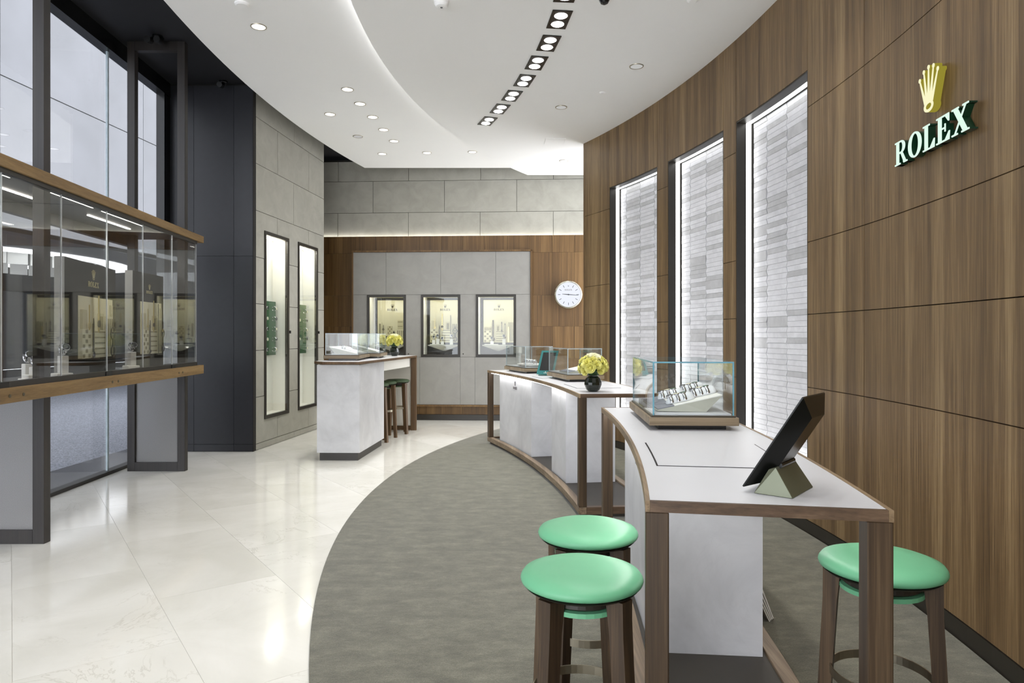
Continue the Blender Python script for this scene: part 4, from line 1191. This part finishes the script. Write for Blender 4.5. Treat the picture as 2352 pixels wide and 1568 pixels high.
# ------------------------------------------------------------------ glass display cases
def glass_case(x, y, z, rz, label, edge='edge_teal', w=.43, l=.82, h=.262):
    root = thing('glass_case', label, 'display case', (x, y, z), rz, 'glass display cases')
    MB().box(-w / 2 + .05, w / 2 - .05, -l / 2 + .05, l / 2 - .05, 0, .022).build('foot', 'black_gloss', root)
    MB().box(-w / 2, w / 2, -l / 2, l / 2, .0225, .062).build('base', 'oak_x', root, bevel=.002)
    MB().box(-w / 2 + .012, w / 2 - .012, -l / 2 + .012, l / 2 - .012, .0625, .070).build('rebate', 'hand_dark', root)
    MB().box(-w / 2 + .03, w / 2 - .03, -l / 2 + .03, l / 2 - .03, .0705, .078).build('floor_panel', 'white_top', root)
    i = .019; t = .007; z0, z1 = .0705, .0705 + h
    for nm, q in (('pane', (-w / 2 + i + t, w / 2 - i - t, -l / 2 + i, -l / 2 + i + t)), ('pane', (-w / 2 + i + t, w / 2 - i - t, l / 2 - i - t, l / 2 - i)),
                  ('pane', (-w / 2 + i, -w / 2 + i + t, -l / 2 + i + t, l / 2 - i - t)), ('pane', (w / 2 - i - t, w / 2 - i, -l / 2 + i + t, l / 2 - i - t))):
        MB().box(*q, z0, z1 - t).build('glass_pane', 'case_glass', root)
    MB().box(-w / 2 + i + t, w / 2 - i - t, -l / 2 + i + t, l / 2 - i - t, z1 - t, z1).build('glass_lid', 'case_glass', root)
    for sx in (-1, 1):
        xa = sx * (w / 2 - i - t / 2)
        for sy in (-1, 1):
            yb = sy * (l / 2 - i - t / 2)
            MB().box(xa - t / 2, xa + t / 2, yb - t / 2, yb + t / 2, z0, z1).build('glass_edge', edge, root)
        MB().box(xa - t / 2, xa + t / 2, -l / 2 + i + t, l / 2 - i - t, z1 - t, z1).build('glass_edge', edge, root)
    for sy in (-1, 1):
        yb = sy * (l / 2 - i - t / 2)
        MB().box(-w / 2 + i + t, w / 2 - i - t, yb - t / 2, yb + t / 2, z1 - t, z1).build('glass_edge', edge, root)
    return Matrix.Translation((x, y, z)) @ Matrix.Rotation(rz, 4, 'Z')

def wedge_tray(Mx, rz, x0, x1, y0, y1, zlo, zhi, label, card=True):
    """slanted tray: low at x0, high at x1"""
    root = thing('watch_tray', label, 'tray', Mx @ Vector(((x0 + x1) / 2, (y0 + y1) / 2, .0785)), rz, 'slanted watch trays')
    cx_, cy_ = (x0 + x1) / 2, (y0 + y1) / 2
    a, b = x0 - cx_, x1 - cx_; c, d = y0 - cy_, y1 - cy_
    dn = b - .25 * (b - a) * (1 if b > a else 1)
    th = zhi - zlo
    # body
    pr = [(a, .003), (dn, .0), (b, zhi), (a, zlo)]
    MB().add([(x, c, z) for x, z in pr] + [(x, d, z) for x, z in pr], [(0, 1, 2, 3), (7, 6, 5, 4), (0, 4, 5, 1), (1, 5, 6, 2), (2, 6, 7, 3), (3, 7, 4, 0)]).build('body', 'tray_grey', root)
    def sl_(x): return zlo + (zhi - zlo) * (x - a) / (b - a)
    k0 = a + (b - a) * (.26 if card else .02)
    for x_0, x_1, mat, nm in ((a + .002 * (1 if b > a else -1), k0, 'card', 'card'), (k0, b, 'tray_white', 'pad')):
        if nm == 'card' and not card: continue
        MB().add([(x_0, c, sl_(x_0) + .0005), (x_1, c, sl_(x_1) + .0005), (x_1, d, sl_(x_1) + .0005), (x_0, d, sl_(x_0) + .0005),
                  (x_0, c, sl_(x_0) + .005), (x_1, c, sl_(x_1) + .005), (x_1, d, sl_(x_1) + .005), (x_0, d, sl_(x_0) + .005)],
                 [(3, 2, 1, 0), (4, 5, 6, 7), (0, 1, 5, 4), (1, 2, 6, 5), (2, 3, 7, 6), (3, 0, 4, 7)]).build(nm, mat, root)
    if card:
        sg = 1 if b > a else -1
        mk = polys_mb(CROWN, 0, .001, .022, .022, 0, 0)
        lm = Matrix.Translation(((a + k0) / 2, 0, sl_((a + k0) / 2) + .0052)) @ Matrix.Rotation(-atan2(th, abs(b - a)) * sg, 4, 'Y') @ Matrix.Rotation(R_(-90) * sg, 4, 'Z') @ Matrix.Rotation(R_(-90), 4, 'X')
        mk.xf(lm).build('crown_mark', 'steel', root)
    return root, (lambda x: zlo + (zhi - zlo) * (x - x0) / (x1 - x0))

_cush = []
def cushion(Mx, rz, x, y, z, slope, label, wlabel, nw, axis_len=.12, group='watch cushions', flip=0):
    if not _cush:
        m = MB(); v = []; f = []; nx, na = 12, 14
        for i in range(nx + 1):
            u = -1 + 2 * i / nx; rr = (1 - abs(u) ** 5) ** .5 if abs(u) < 1 else 0
            rr = max(rr, .25)
            for j in range(na):
                a = pi * j / (na - 1)
                v.append((u * .06, .031 * rr * cos(a), .040 * rr * sin(a)))
        for i in range(nx):
            for j in range(na - 1):
                f.append((i * na + j, (i + 1) * na + j, (i + 1) * na + j + 1, i * na + j + 1))
            f.append((i * na + na - 1, (i + 1) * na + na - 1, (i + 1) * na, i * na))
        f.append(tuple(range(na))); f.append(tuple(range(nx * na, nx * na + na))[::-1])
        _cush.append(m.add(v, f).mesh('watch_cushion', 'cushion', True))
    o = bpy.data.objects.new('watch_cushion', _cush[0]); COL.objects.link(o)
    o.location = Mx @ Vector((x, y, z)); o.rotation_euler = Euler((0, -slope, rz), 'XYZ')
    tag(o, label, 'cushion', group)
    o.scale = (1.22, 1.16, 1.08)
    for k in range(nw):
        off = -.048 + .034 * k
        p = Mx @ Vector((x + off * cos(slope), y, z + off * sin(slope) + .002))
        make_watch(wlabel, 'watches on ' + label, ['ink', 'cream', 'green_board'][k % 3], p, Euler((0, -slope, rz), 'XYZ'), 1.62, True)

# foreground case
CXc, CYc, CRZ = .905, 3.72, R_(-3)
Mx = glass_case(CXc, CYc, ZT + .0012, CRZ, 'large glass case with teal edges in the foreground, full of watches', 'edge_teal')
for k, (y0, y1) in enumerate(((-.31, -.055), (-.045, .21))):
    nm = ['nearer', 'farther'][k]
    rt, zf = wedge_tray(Mx, CRZ, -.16, .16, y0, y1, .010, .082, 'slanted white tray with grey card, the %s one in the foreground case' % nm)
    sl_a = atan2(.072, .32)
    for j, xx in enumerate((-.030, .098)):
        pos = ['lower', 'upper'][j]
        cushion(Mx, CRZ, xx, (y0 + y1) / 2 + (-.04 if j == 0 else .02), .0785 + zf(xx) + .006, sl_a,
                'pale watch cushion on the %s half of the %s tray, foreground case' % (pos, nm),
                'steel wristwatch on the cushion at the %s half of the %s tray, foreground case' % (pos, nm), 3)
# far counter cases
thc = ty(7.15); Mb_ = glass_case(*cp(RC + .395, thc, 0)[:2], ZT + .0025, thc, 'glass case behind the rose vase on the further curved counter', 'edge_pale', .40, .76)
rt, zf = wedge_tray(Mb_, thc, -.15, .14, -.28, .05, .008, .07, 'slanted white tray with grey card in the case behind the roses')
thc = ty(8.66); Ma_ = glass_case(*cp(RC + .37, thc, 0)[:2], ZT + .0012, thc, 'glass case at the far end of the further curved counter, behind the upright tablet', 'edge_pale', .40, .80)
ft = thing('oval_tray', 'shallow pale dish of bracelets in the far end case', 'tray', Ma_ @ Vector((-.02, -.10, .0785)), thc)
v = MB().lathe([(.7, 0), (.9, .012), (1.0, .030), (.96, .030), (.86, .016)], 28); v.xf(Matrix.Diagonal((.15, .25, 1, 1))).build('dish', 'tray_white', ft, smooth=False)
for k in range(7):
    make_watch('steel wristwatch in the row on the pale dish of the far end case', 'watches on the pale dish', ['cream', 'ink'][k % 2], Ma_ @ Vector((-.02, -.27 + .055 * k, .0785 + .045)), Euler((0, 0, thc + pi / 2), 'XYZ'), 1.35)

# ------------------------------------------------------------------ tablets on stands
def tablet(x, y, z, rz, label, body, stand, pale=False):
    """local: screen faces -y, leans back towards +y; x is the width"""
    root = thing('tablet_display', label, 'tablet', (x, y, z), rz, 'tablets on prism stands')
    W, L, T = .212, .318, .040
    til = R_(32)
    TM = Matrix.Translation((0, -.082, .016)) @ Matrix.Rotation(-til, 4, 'X')
    fb = []
    for (xx, zz) in ((-W / 2, 0), (W / 2, 0), (W / 2, L), (-W / 2, L)): fb.append((xx, 0, zz))
    bk_ = [(-W / 2 + .045, T, .045), (W / 2 - .045, T, .045), (W / 2 - .045, T, L - .045), (-W / 2 + .045, T, L - .045)]
    fo = [(p_[0], -.002, p_[2]) for p_ in fb]
    MB().add(fb + bk_ + fo, [(4, 5, 6, 7), (0, 4, 7, 3), (1, 0, 4, 5)[::-1], (2, 1, 5, 6)[::-1], (3, 2, 6, 7)[::-1], (8, 9, 10, 11)[::-1], (0, 1, 9, 8), (1, 2, 10, 9), (2, 3, 11, 10), (3, 0, 8, 11)]).xf(TM).build('housing', body, root)
    MB().box(-W / 2 + .026, W / 2 - .026, -.0036, -.0021, .052, L - .026).xf(TM).build('screen', 'screen', root)
    bz_ = MB().box(-W / 2, -W / 2 + .024, -.0042, -.0021, 0, L).box(W / 2 - .024, W / 2, -.0042, -.0021, 0, L).box(-W / 2 + .024, W / 2 - .024, -.0042, -.0021, 0, .05).box(-W / 2 + .024, W / 2 - .024, -.0042, -.0021, L - .024, L)
    bz_.xf(TM).build('bezel', body, root)
    logo_mb(.04, .001).xf(TM @ Matrix.Translation((0, -.0043, .014))).build('lettering', 'ink_gold' if not pale else 'white_paint', root)
    s_ = .0
    MB().add([(-.097, -.055, 0), (.097, -.055, 0), (.097, .055, 0), (-.097, .055, 0), (-.097, -.012, .074), (.097, -.012, .074), (.085, .004, .080), (-.085, .004, .080)],
             [(3, 2, 1, 0), (4, 5, 6, 7), (0, 1, 5, 4), (1, 2, 6, 5), (2, 3, 7, 6), (3, 0, 4, 7)]).build('stand', stand, root, bevel=.001)
    MB().tube([(-.06, .006, .082), (.06, .006, .082)], .009, 10).build('hinge', 'black_gloss', root)
# near: screen turned away (towards far left); far: screen towards the camera
tablet(.809, 2.03, ZT + .0012, atan2(-.771, -.637), 'dark tablet seen from behind on an olive prism stand, foreground counter', 'tab_back', 'tab_stand')
pf = at(1259, 861, 7.95)
tablet(.415, 7.95, ZT + .0012, R_(-24), 'teal-framed upright tablet facing the camera on the further curved counter', 'tab_teal', 'tab_stand_pale', True)

# ------------------------------------------------------------------ roses in black vases
_rose = []
def rose_mesh(mat):
    m = MB(); rr = random.Random(3)
    # a bud of overlapping cupped petals
    for ring, (n, r0, r1, h0, h1, opn) in enumerate(((3, .2, .34, .25, .95, .02), (4, .30, .60, .1, .92, .10), (5, .38, .85, -.1, .78, .24), (6, .42, 1.05, -.35, .50, .36))):
        for k in range(n):
            a0 = 2 * pi * k / n + ring * .7; wdt = 2 * pi / n * 1.25
            v = []; f = []
            for i in range(4):
                t = i / 3; r = r0 + (r1 - r0) * sin(t * pi / 2) + (opn * t * t); z = h0 + (h1 - h0) * t - .12 * (t ** 6) * (ring > 1)
                for j in range(5):
                    s = -1 + 2 * j / 4
                    a = a0 + s * wdt / 2 * (1 - .15 * t)
                    zz = z - .10 * s * s * t; q = r * (1 - .05 * s * s)
                    v.append((q * cos(a), q * sin(a), zz))
            for i in range(3):
                for j in range(4): f.append((i * 5 + j, i * 5 + j + 1, (i + 1) * 5 + j + 1, (i + 1) * 5 + j))
            m.add(v, f)
    m.lathe([(.15, -.6), (.5, -.3), (.42, .1), (.1, .5)], 10)
    return m.mesh('rose', mat, True)
def bouquet(x, y, z, s, label, nroses=34):
    root = thing('rose_vase', label, 'vase of roses', (x, y, z), 0, 'round black vases of yellow roses')
    vz = .155
    MB().lathe([(.040, 0), (.062, .018), (.080, .062), (.080, .085), (.064, .125), (.047, .140), (.050, .150), (.044, .150)], 14).build('vase', 'vase', root)
    if not _rose: _rose.extend([rose_mesh('rose_y'), rose_mesh('rose_hi')])
    rr = random.Random(int(x * 100))
    ga = pi * (3 - sqrt(5))
    for k in range(nroses):
        t = (k + .5) / nroses
        el = pi / 2 - t * (pi * .62); az_ = k * ga
        rad = .106
        px_, py_, pz_ = rad * cos(el) * cos(az_), rad * cos(el) * sin(az_), rad * .86 * sin(el)
        o = bpy.data.objects.new('rose', _rose[1 if t < .36 else 0]); COL.objects.link(o); o.parent = root  # upper blooms take the paler copy, highlights put into the colour
        o.location = (px_, py_, vz + .072 + pz_)
        d = Vector((px_, py_, pz_ * 1.1 + .02)).normalized()
        o.rotation_euler = d.to_track_quat('Z', 'Y').to_euler()
        c = .036 * (1 + rr.uniform(-.1, .12)); o.scale = (c, c, c)
    MB().lathe([(.03, .14), (.075, .19), (.07, .26), (.02, .29)], 14).build('foliage', 'leaf', root)
    for a0 in (R_(-60), R_(150)):
        pts_ = [(.052 * cos(a0), .052 * sin(a0), .15), (.10 * cos(a0 + .3), .10 * sin(a0 + .3), .19), (.135 * cos(a0 + .8), .135 * sin(a0 + .8), .245), (.10 * cos(a0 + 1.3), .10 * sin(a0 + 1.3), .315)]
        MB().tube(pts_, [.004, .006, .006, .002], 6).build('grass_blade', 'leaf', root)
    root.scale = (s, s, s)
bouquet(.672, 5.66, ZT + .0012, .90, 'yellow roses in a round black vase on the further curved counter')

# ------------------------------------------------------------------ stools
def make_stool(label, zs, seat_mat, wood_m, loc, rz, group, rad=.187):
    root = thing('bar_stool', label, 'stool', loc, rz, group)
    MB().lathe([(rad * .60, zs - .049), (rad * .93, zs - .046), (rad * .985, zs - .040), (rad, zs - .032), (rad * .99, zs - .025), (rad * .95, zs - .015), (rad * .80, zs - .005), (rad * .5, zs - .001), (.001, zs)], 56).build('seat', seat_mat, root, smooth=True)
    MB().lathe([(rad * .60, zs - .060), (rad * .90, zs - .056), (rad * .94, zs - .0495)], 48).build('seat_base', 'black_metal', root)
    MB().lathe([(rad * .58, zs - .094), (rad * .62, zs - .088), (rad * .62, zs - .061)], 32).build('seat_collar', 'black_metal', root)
    MB().lathe([(rad * .5, zs - .118), (rad * .66, zs - .110), (rad * .66, zs - .096), (rad * .5, zs - .094)], 32).build('swivel_disc', seat_mat, root)
    def lw(z): return .143 + (.182 - .143) * (zs - .06 - z) / (zs - .06)
    for k in range(4):
        a = pi / 4 + k * pi / 2
        m = MB()
        z1 = zs - .0605
        secs = []
        for z, w, t in ((0, .025, .019), (z1 - .10, .030, .022), (z1, .033, .027)):
            r = lw(z)
            c_ = Vector((r * cos(a), r * sin(a), z)); u = Vector((-sin(a), cos(a), 0)); w_ = Vector((cos(a), sin(a), 0))
            secs.append([c_ - u * w - w_ * t, c_ + u * w - w_ * t, c_ + u * w * .72 + w_ * t, c_ - u * w * .72 + w_ * t])
        for i in (0, 1):
            m.add([tuple(p_) for p_ in secs[i]] + [tuple(p_) for p_ in secs[i + 1]], [(0, 1, 5, 4), (1, 2, 6, 5), (2, 3, 7, 6), (3, 0, 4, 7)] + ([(3, 2, 1, 0)] if i == 0 else [(4, 5, 6, 7)]))
        m.build('leg', wood_m, root)
    zf = zs * .475
    rr = lw(zf) - .010
    ring = MB(); v = []; f = []; n = 48
    for i in range(n):
        a = 2 * pi * i / n
        for r, z in ((rr, zf - .014), (rr, zf + .014), (rr - .004, zf + .014), (rr - .004, zf - .014)):
            v.append((r * cos(a), r * sin(a), z))
    for i in range(n):
        j = (i + 1) % n
        for k in range(4): f.append((i * 4 + k, j * 4 + k, j * 4 + (k + 1) % 4, i * 4 + (k + 1) % 4))
    ro = ring.add(v, f).build('footrest_ring', 'brushed', root)
    for k in range(4):
        a = pi / 4 + k * pi / 2 + .09
        MB().lathe([(.006, 0), (.006, .004)], 10).xf(Matrix.Translation((rr * cos(a), rr * sin(a), zf)) @ Matrix.Rotation(a, 4, 'Z') @ Matrix.Rotation(pi / 2, 4, 'Y')).build('bolt', 'black_metal', ro)
    return root
st1 = make_stool('mint green round stool nearest the camera, left of the foreground counter', .735, 'green_seat', 'leg_wood', (.213, 2.09, ZC), R_(0), 'mint green stools')
st2 = dup(st1, (.285, 2.565, ZC), R_(4), 'mint green round stool behind another one, left of the foreground counter')
st3 = dup(st1, (1.19, 2.20, ZC), R_(14), 'mint green round stool behind the corner post, right of the foreground counter')

# ================================================================== LEFT BAR
bar = thing('bar_counter', 'tall white marble bar with walnut top beside the stone wall', 'bar', (-1.95, 9.2, 0), 0, None, world=True)
MB().prism([(-2.275, 7.96), (-1.775, 7.945), (-1.705, 9.09), (-2.25, 9.10)], .0925, 1.117).build('marble_body', 'marble_white', bar)
MB().prism([(-2.25, 7.985), (-1.80, 7.97), (-1.735, 9.07), (-2.22, 9.08)], 0, .092).build('plinth', 'black_metal', bar)
TOPP = [(-2.36, 8.14), (-2.20, 7.92), (-1.765, 7.905), (-1.475, 10.60), (-2.10, 10.66)]
MB().prism(TOPP, 1.122, 1.152).build('walnut_top', 'bar_wood', bar, bevel=.003)
cxm = sum(p_[0] for p_ in TOPP) / 5; cym = sum(p_[1] for p_ in TOPP) / 5
MB().prism([(cxm + (p_[0] - cxm) * .955, cym + (p_[1] - cym) * .985) for p_ in TOPP], 1.1523, 1.1545).build('white_inlay', 'white_top', bar)
# end portal with white infill
MB().box(-1.560, -1.478, 10.52, 10.60, 0, 1.1215).build('end_post', 'bar_wood', bar)
MB().box(-2.09, -1.5605, 10.53, 10.60, .01, .07).build('end_rail', 'bar_wood', bar)
MB().box(-2.09, -1.5605, 10.55, 10.58, .0705, 1.1215).build('end_panel', 'white_paint', bar)
MB().prism([(-1.77, 9.105), (-1.73, 9.105), (-1.575, 10.519), (-1.615, 10.519)], .985, 1.1215).build('apron', 'white_paint', bar)
MB().prism([(-2.20, 9.105), (-2.17, 9.105), (-2.10, 10.52), (-2.13, 10.52)], .0, 1.1215).build('modesty_panel', 'white_paint', bar)
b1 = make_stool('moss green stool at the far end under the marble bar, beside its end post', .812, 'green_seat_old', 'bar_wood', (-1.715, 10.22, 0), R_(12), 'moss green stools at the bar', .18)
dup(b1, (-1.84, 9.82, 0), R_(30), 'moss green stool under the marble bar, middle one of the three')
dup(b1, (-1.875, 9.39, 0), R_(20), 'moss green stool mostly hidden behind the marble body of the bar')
ml = glass_case(-2.085, 8.66, 1.1546, R_(3), 'first glass case on the marble bar, nearest the camera, with slanted trays', 'edge_pale', .43, .80)
for k, (y0, y1) in enumerate(((-.34, -.02), (.0, .32))):
    wedge_tray(ml, R_(3), .16, -.16, y0, y1, .008, .085, 'slanted white tray in the first bar case, the %s one' % ['nearer', 'farther'][k], False)
cushion(ml, R_(3), .02, -.18, .0785 + .05, -.23, 'pale cushion on the slanted tray of the first bar case', 'steel wristwatch on the cushion in the first bar case', 2)
m2 = glass_case(-1.985, 9.52, 1.1546, R_(4), 'second glass case on the marble bar, beside the roses', 'edge_pale', .40, .80)
wedge_tray(m2, R_(4), .15, -.15, -.3, .1, .008, .085, 'slanted white tray in the second bar case', False)
bouquet(-1.765, 10.25, 1.1546, .95, 'yellow roses in a round black vase on the marble bar')

# ================================================================== CEILING FITTINGS
def rays(px, py, zc): d = 1568 * zc / (772 - py); return ((px - 1176) / 1568 * d, d)
# row of twin spotlights following the counters' arc
TR = [(1284.5, 44.3), (1260, 98.8), (1231.8, 144), (1204.5, 184.7), (1175.7, 219.4), (1148.4, 249.6), (1119.6, 277.6)]
pos = [rays(a, b, 2.71) for a, b in TR]
ORDN = ['fully visible nearest the camera', 'second from the front', 'third from the front', 'fourth from the front', 'fifth from the front', 'sixth from the front', 'farthest away']
def twin(x, y, label, power, group='row of twin spotlights'):
    th = atan2(y - CC[1], x - CC[0])
    root = thing('twin_spotlight', label, 'ceiling light', (x, y, ZD), th, group)
    MB().box(-.086, .086, -.168, .168, -.008, -.0005).build('plate', 'black_gloss', root, bevel=.002)
    for s in (-1, 1):
        MB().lathe([(.050, -.0125), (.056, -.0082)], 28, (0, s * .078)).build('lens', 'lamp_white', root)
    spot('twin_spotlight_beam', (x, y, ZD - .06), power, R_(100), .85, WARM, (0, 0, 0), .06)
for (x, y), nm in zip(pos, ORDN):
    twin(x, y, 'black twin spotlight in the curved ceiling row, ' + nm, P_TRACK)
th0 = atan2(pos[0][1] - CC[1], pos[0][0] - CC[0]); dth = (atan2(pos[6][1] - CC[1], pos[6][0] - CC[0]) - th0) / 6
for k in range(1, 13):
    th = th0 - dth * k; r = 13.78
    if k % 2 == 1 or k < 3:
        twin(CC[0] + r * cos(th), CC[1] + r * sin(th), 'black twin spotlight in the ceiling row at the top picture edge' if k == 1 else 'black twin spotlight of the ceiling row overhead, outside the picture',
             P_TRACK if k == 1 else P_BACK)
# round downlights
DL = [(594, 61, 0), (798, 205, 0), (827, 238, 0), (758, 262, 0), (856, 268.5, 0), (881, 297.5, 0), (822, 313, 0), (905, 323.5, 0), (878, 353, 0), (980.5, 350.5, 0), (1085, 348.5, 0),
      (1462, 152, 1), (1289, 246, 1), (1295, 369, 1)]
DN = ['largest, at the upper left', 'first of the diagonal row on the left ceiling', 'second of the diagonal row on the left ceiling', 'left of the diagonal row, near the stone wall', 'third of the diagonal row on the left ceiling', 'fourth of the diagonal row on the left ceiling',
      'left of the diagonal row, halfway back', 'last of the diagonal row on the left ceiling', 'leftmost of the three along the back ceiling edge', 'middle of the three along the back ceiling edge', 'rightmost of the three along the back ceiling edge',
      'nearest to the walnut wall', 'right of the spotlight row, halfway back', 'at the back right corner of the ceiling']
def downlight(x, y, zc, label, power, ang=95, rot=(0, 0, 0), lens='down_lens'):
    root = thing('downlight', 'round recessed downlight, ' + label, 'ceiling light', (x, y, zc), 0, 'round downlights')
    v = MB()
    v.lathe([(.062, -.0005), (.062, -.006), (.070, -.006), (.072, -.0005)], 32, close=False).build('trim_ring', 'brushed', root)
    MB().lathe([(.060, -.004), (.0615, -.0005)], 32).build('lens', lens, root)
    if power: spot('downlight_beam', (x, y, zc - .05), power, R_(ang), .8, WARM, rot, .05)
for (px, py, s), nm in zip(DL, DN):
    zc = 2.71 if s else 2.83
    x, y = rays(px, py, zc); downlight(x, y, H + zc, nm, P_DOWN, lens='down_dim' if 'halfway back' in nm or 'walnut' in nm else 'down_lens')  # dim lenses keep a full beam, left on for its light
for k, (x, y) in enumerate(((-2.3, 4.6), (-2.4, 3.2), (-2.2, 1.6), (-2.0, 0), (-1.7, -1.6))):
    downlight(x, y, ZL, 'on the left ceiling outside the picture', P_DOWN * 1.3)
for k, (x, y) in enumerate(((1.55, 4.4), (1.6, 2.9), (1.5, 1.2), (1.2, -.8))):
    downlight(x, y, ZD, 'by the walnut wall outside the picture', P_DOWN * 1.0)
# detectors, vents
x, y = rays(556, 8, 2.83); o = MB().lathe([(.045, -.022), (.06, -.012), (.062, -.0005)], 28).build('smoke_detector', 'plaster', None); o.location = (x, y, ZL); tag(o, 'flat white disc detector beside the largest downlight', 'detector')
x, y = rays(1014, 3, 2.71); sd = thing('smoke_detector', 'domed white smoke detector at the top edge of the ceiling', 'detector', (x, y, ZD))
MB().lathe([(.03, -.05), (.045, -.045), (.058, -.022), (.062, -.0005)], 28).build('dome', 'plaster', sd); MB().lathe([(.008, -.054), (.010, -.0505)], 12).build('sensor', 'mall_grey', sd)
x, y = rays(1388, -4, 2.71); o = MB().lathe([(.012, -.05), (.030, -.040), (.042, -.018), (.046, -.0005)], 24).build('camera_dome', 'black_gloss', None); o.location = (x, y, ZD); tag(o, 'small black dome camera at the top edge of the ceiling', 'camera')
x, y = rays(1592, -2, 2.71); o = MB().lathe([(.03, -.02), (.05, -.01), (.052, -.0005)], 24).build('sprinkler_cover', 'plaster', None); o.location = (x, y, ZD); tag(o, 'white round cover plate at the top edge near the walnut wall', 'cover plate')
x, y = rays(1384, 212, 2.71); o = MB().lathe([(.02, -.012), (.035, -.006), (.036, -.0005)], 20).build('sprinkler_cover', 'plaster', None); o.location = (x, y, ZD); tag(o, 'tiny white round cover plate beside the walnut wall', 'cover plate')
x, y = rays(1275, 324, 2.71); vt = thing('access_panel', 'faint white square access panel in the back of the lower ceiling', 'panel', (x, y, ZD))
MB().box(-.13, .13, -.13, .13, -.004, -.0005).build('door', 'plaster', vt); MB().box(-.14, -.131, -.14, .14, -.006, -.0005).box(.131, .14, -.14, .14, -.006, -.0005).build('rim', 'plaster', vt)
for px, py, lab in ((362, 82, 'black twin camera under the dark soffit above the portal frame'), (513, 186, 'black camera under the dark soffit in front of the charcoal wall')):
    d = 1568 * (ZS - H) / (772 - py); x = (px - 1176) / 1568 * d
    sc_ = thing('soffit_camera', lab, 'camera', (x, d, ZS))
    MB().lathe([(.045, -.03), (.05, -.02), (.05, -.0005)], 20).build('base', 'black_gloss', sc_)
    for s in ((-.05, .05) if px < 400 else (0,)):
        MB().tube([(s, 0, -.03), (s, -.05, -.075), (s, -.12, -.085)], [.02, .034, .034], 12).build('body', 'black_gloss', sc_)
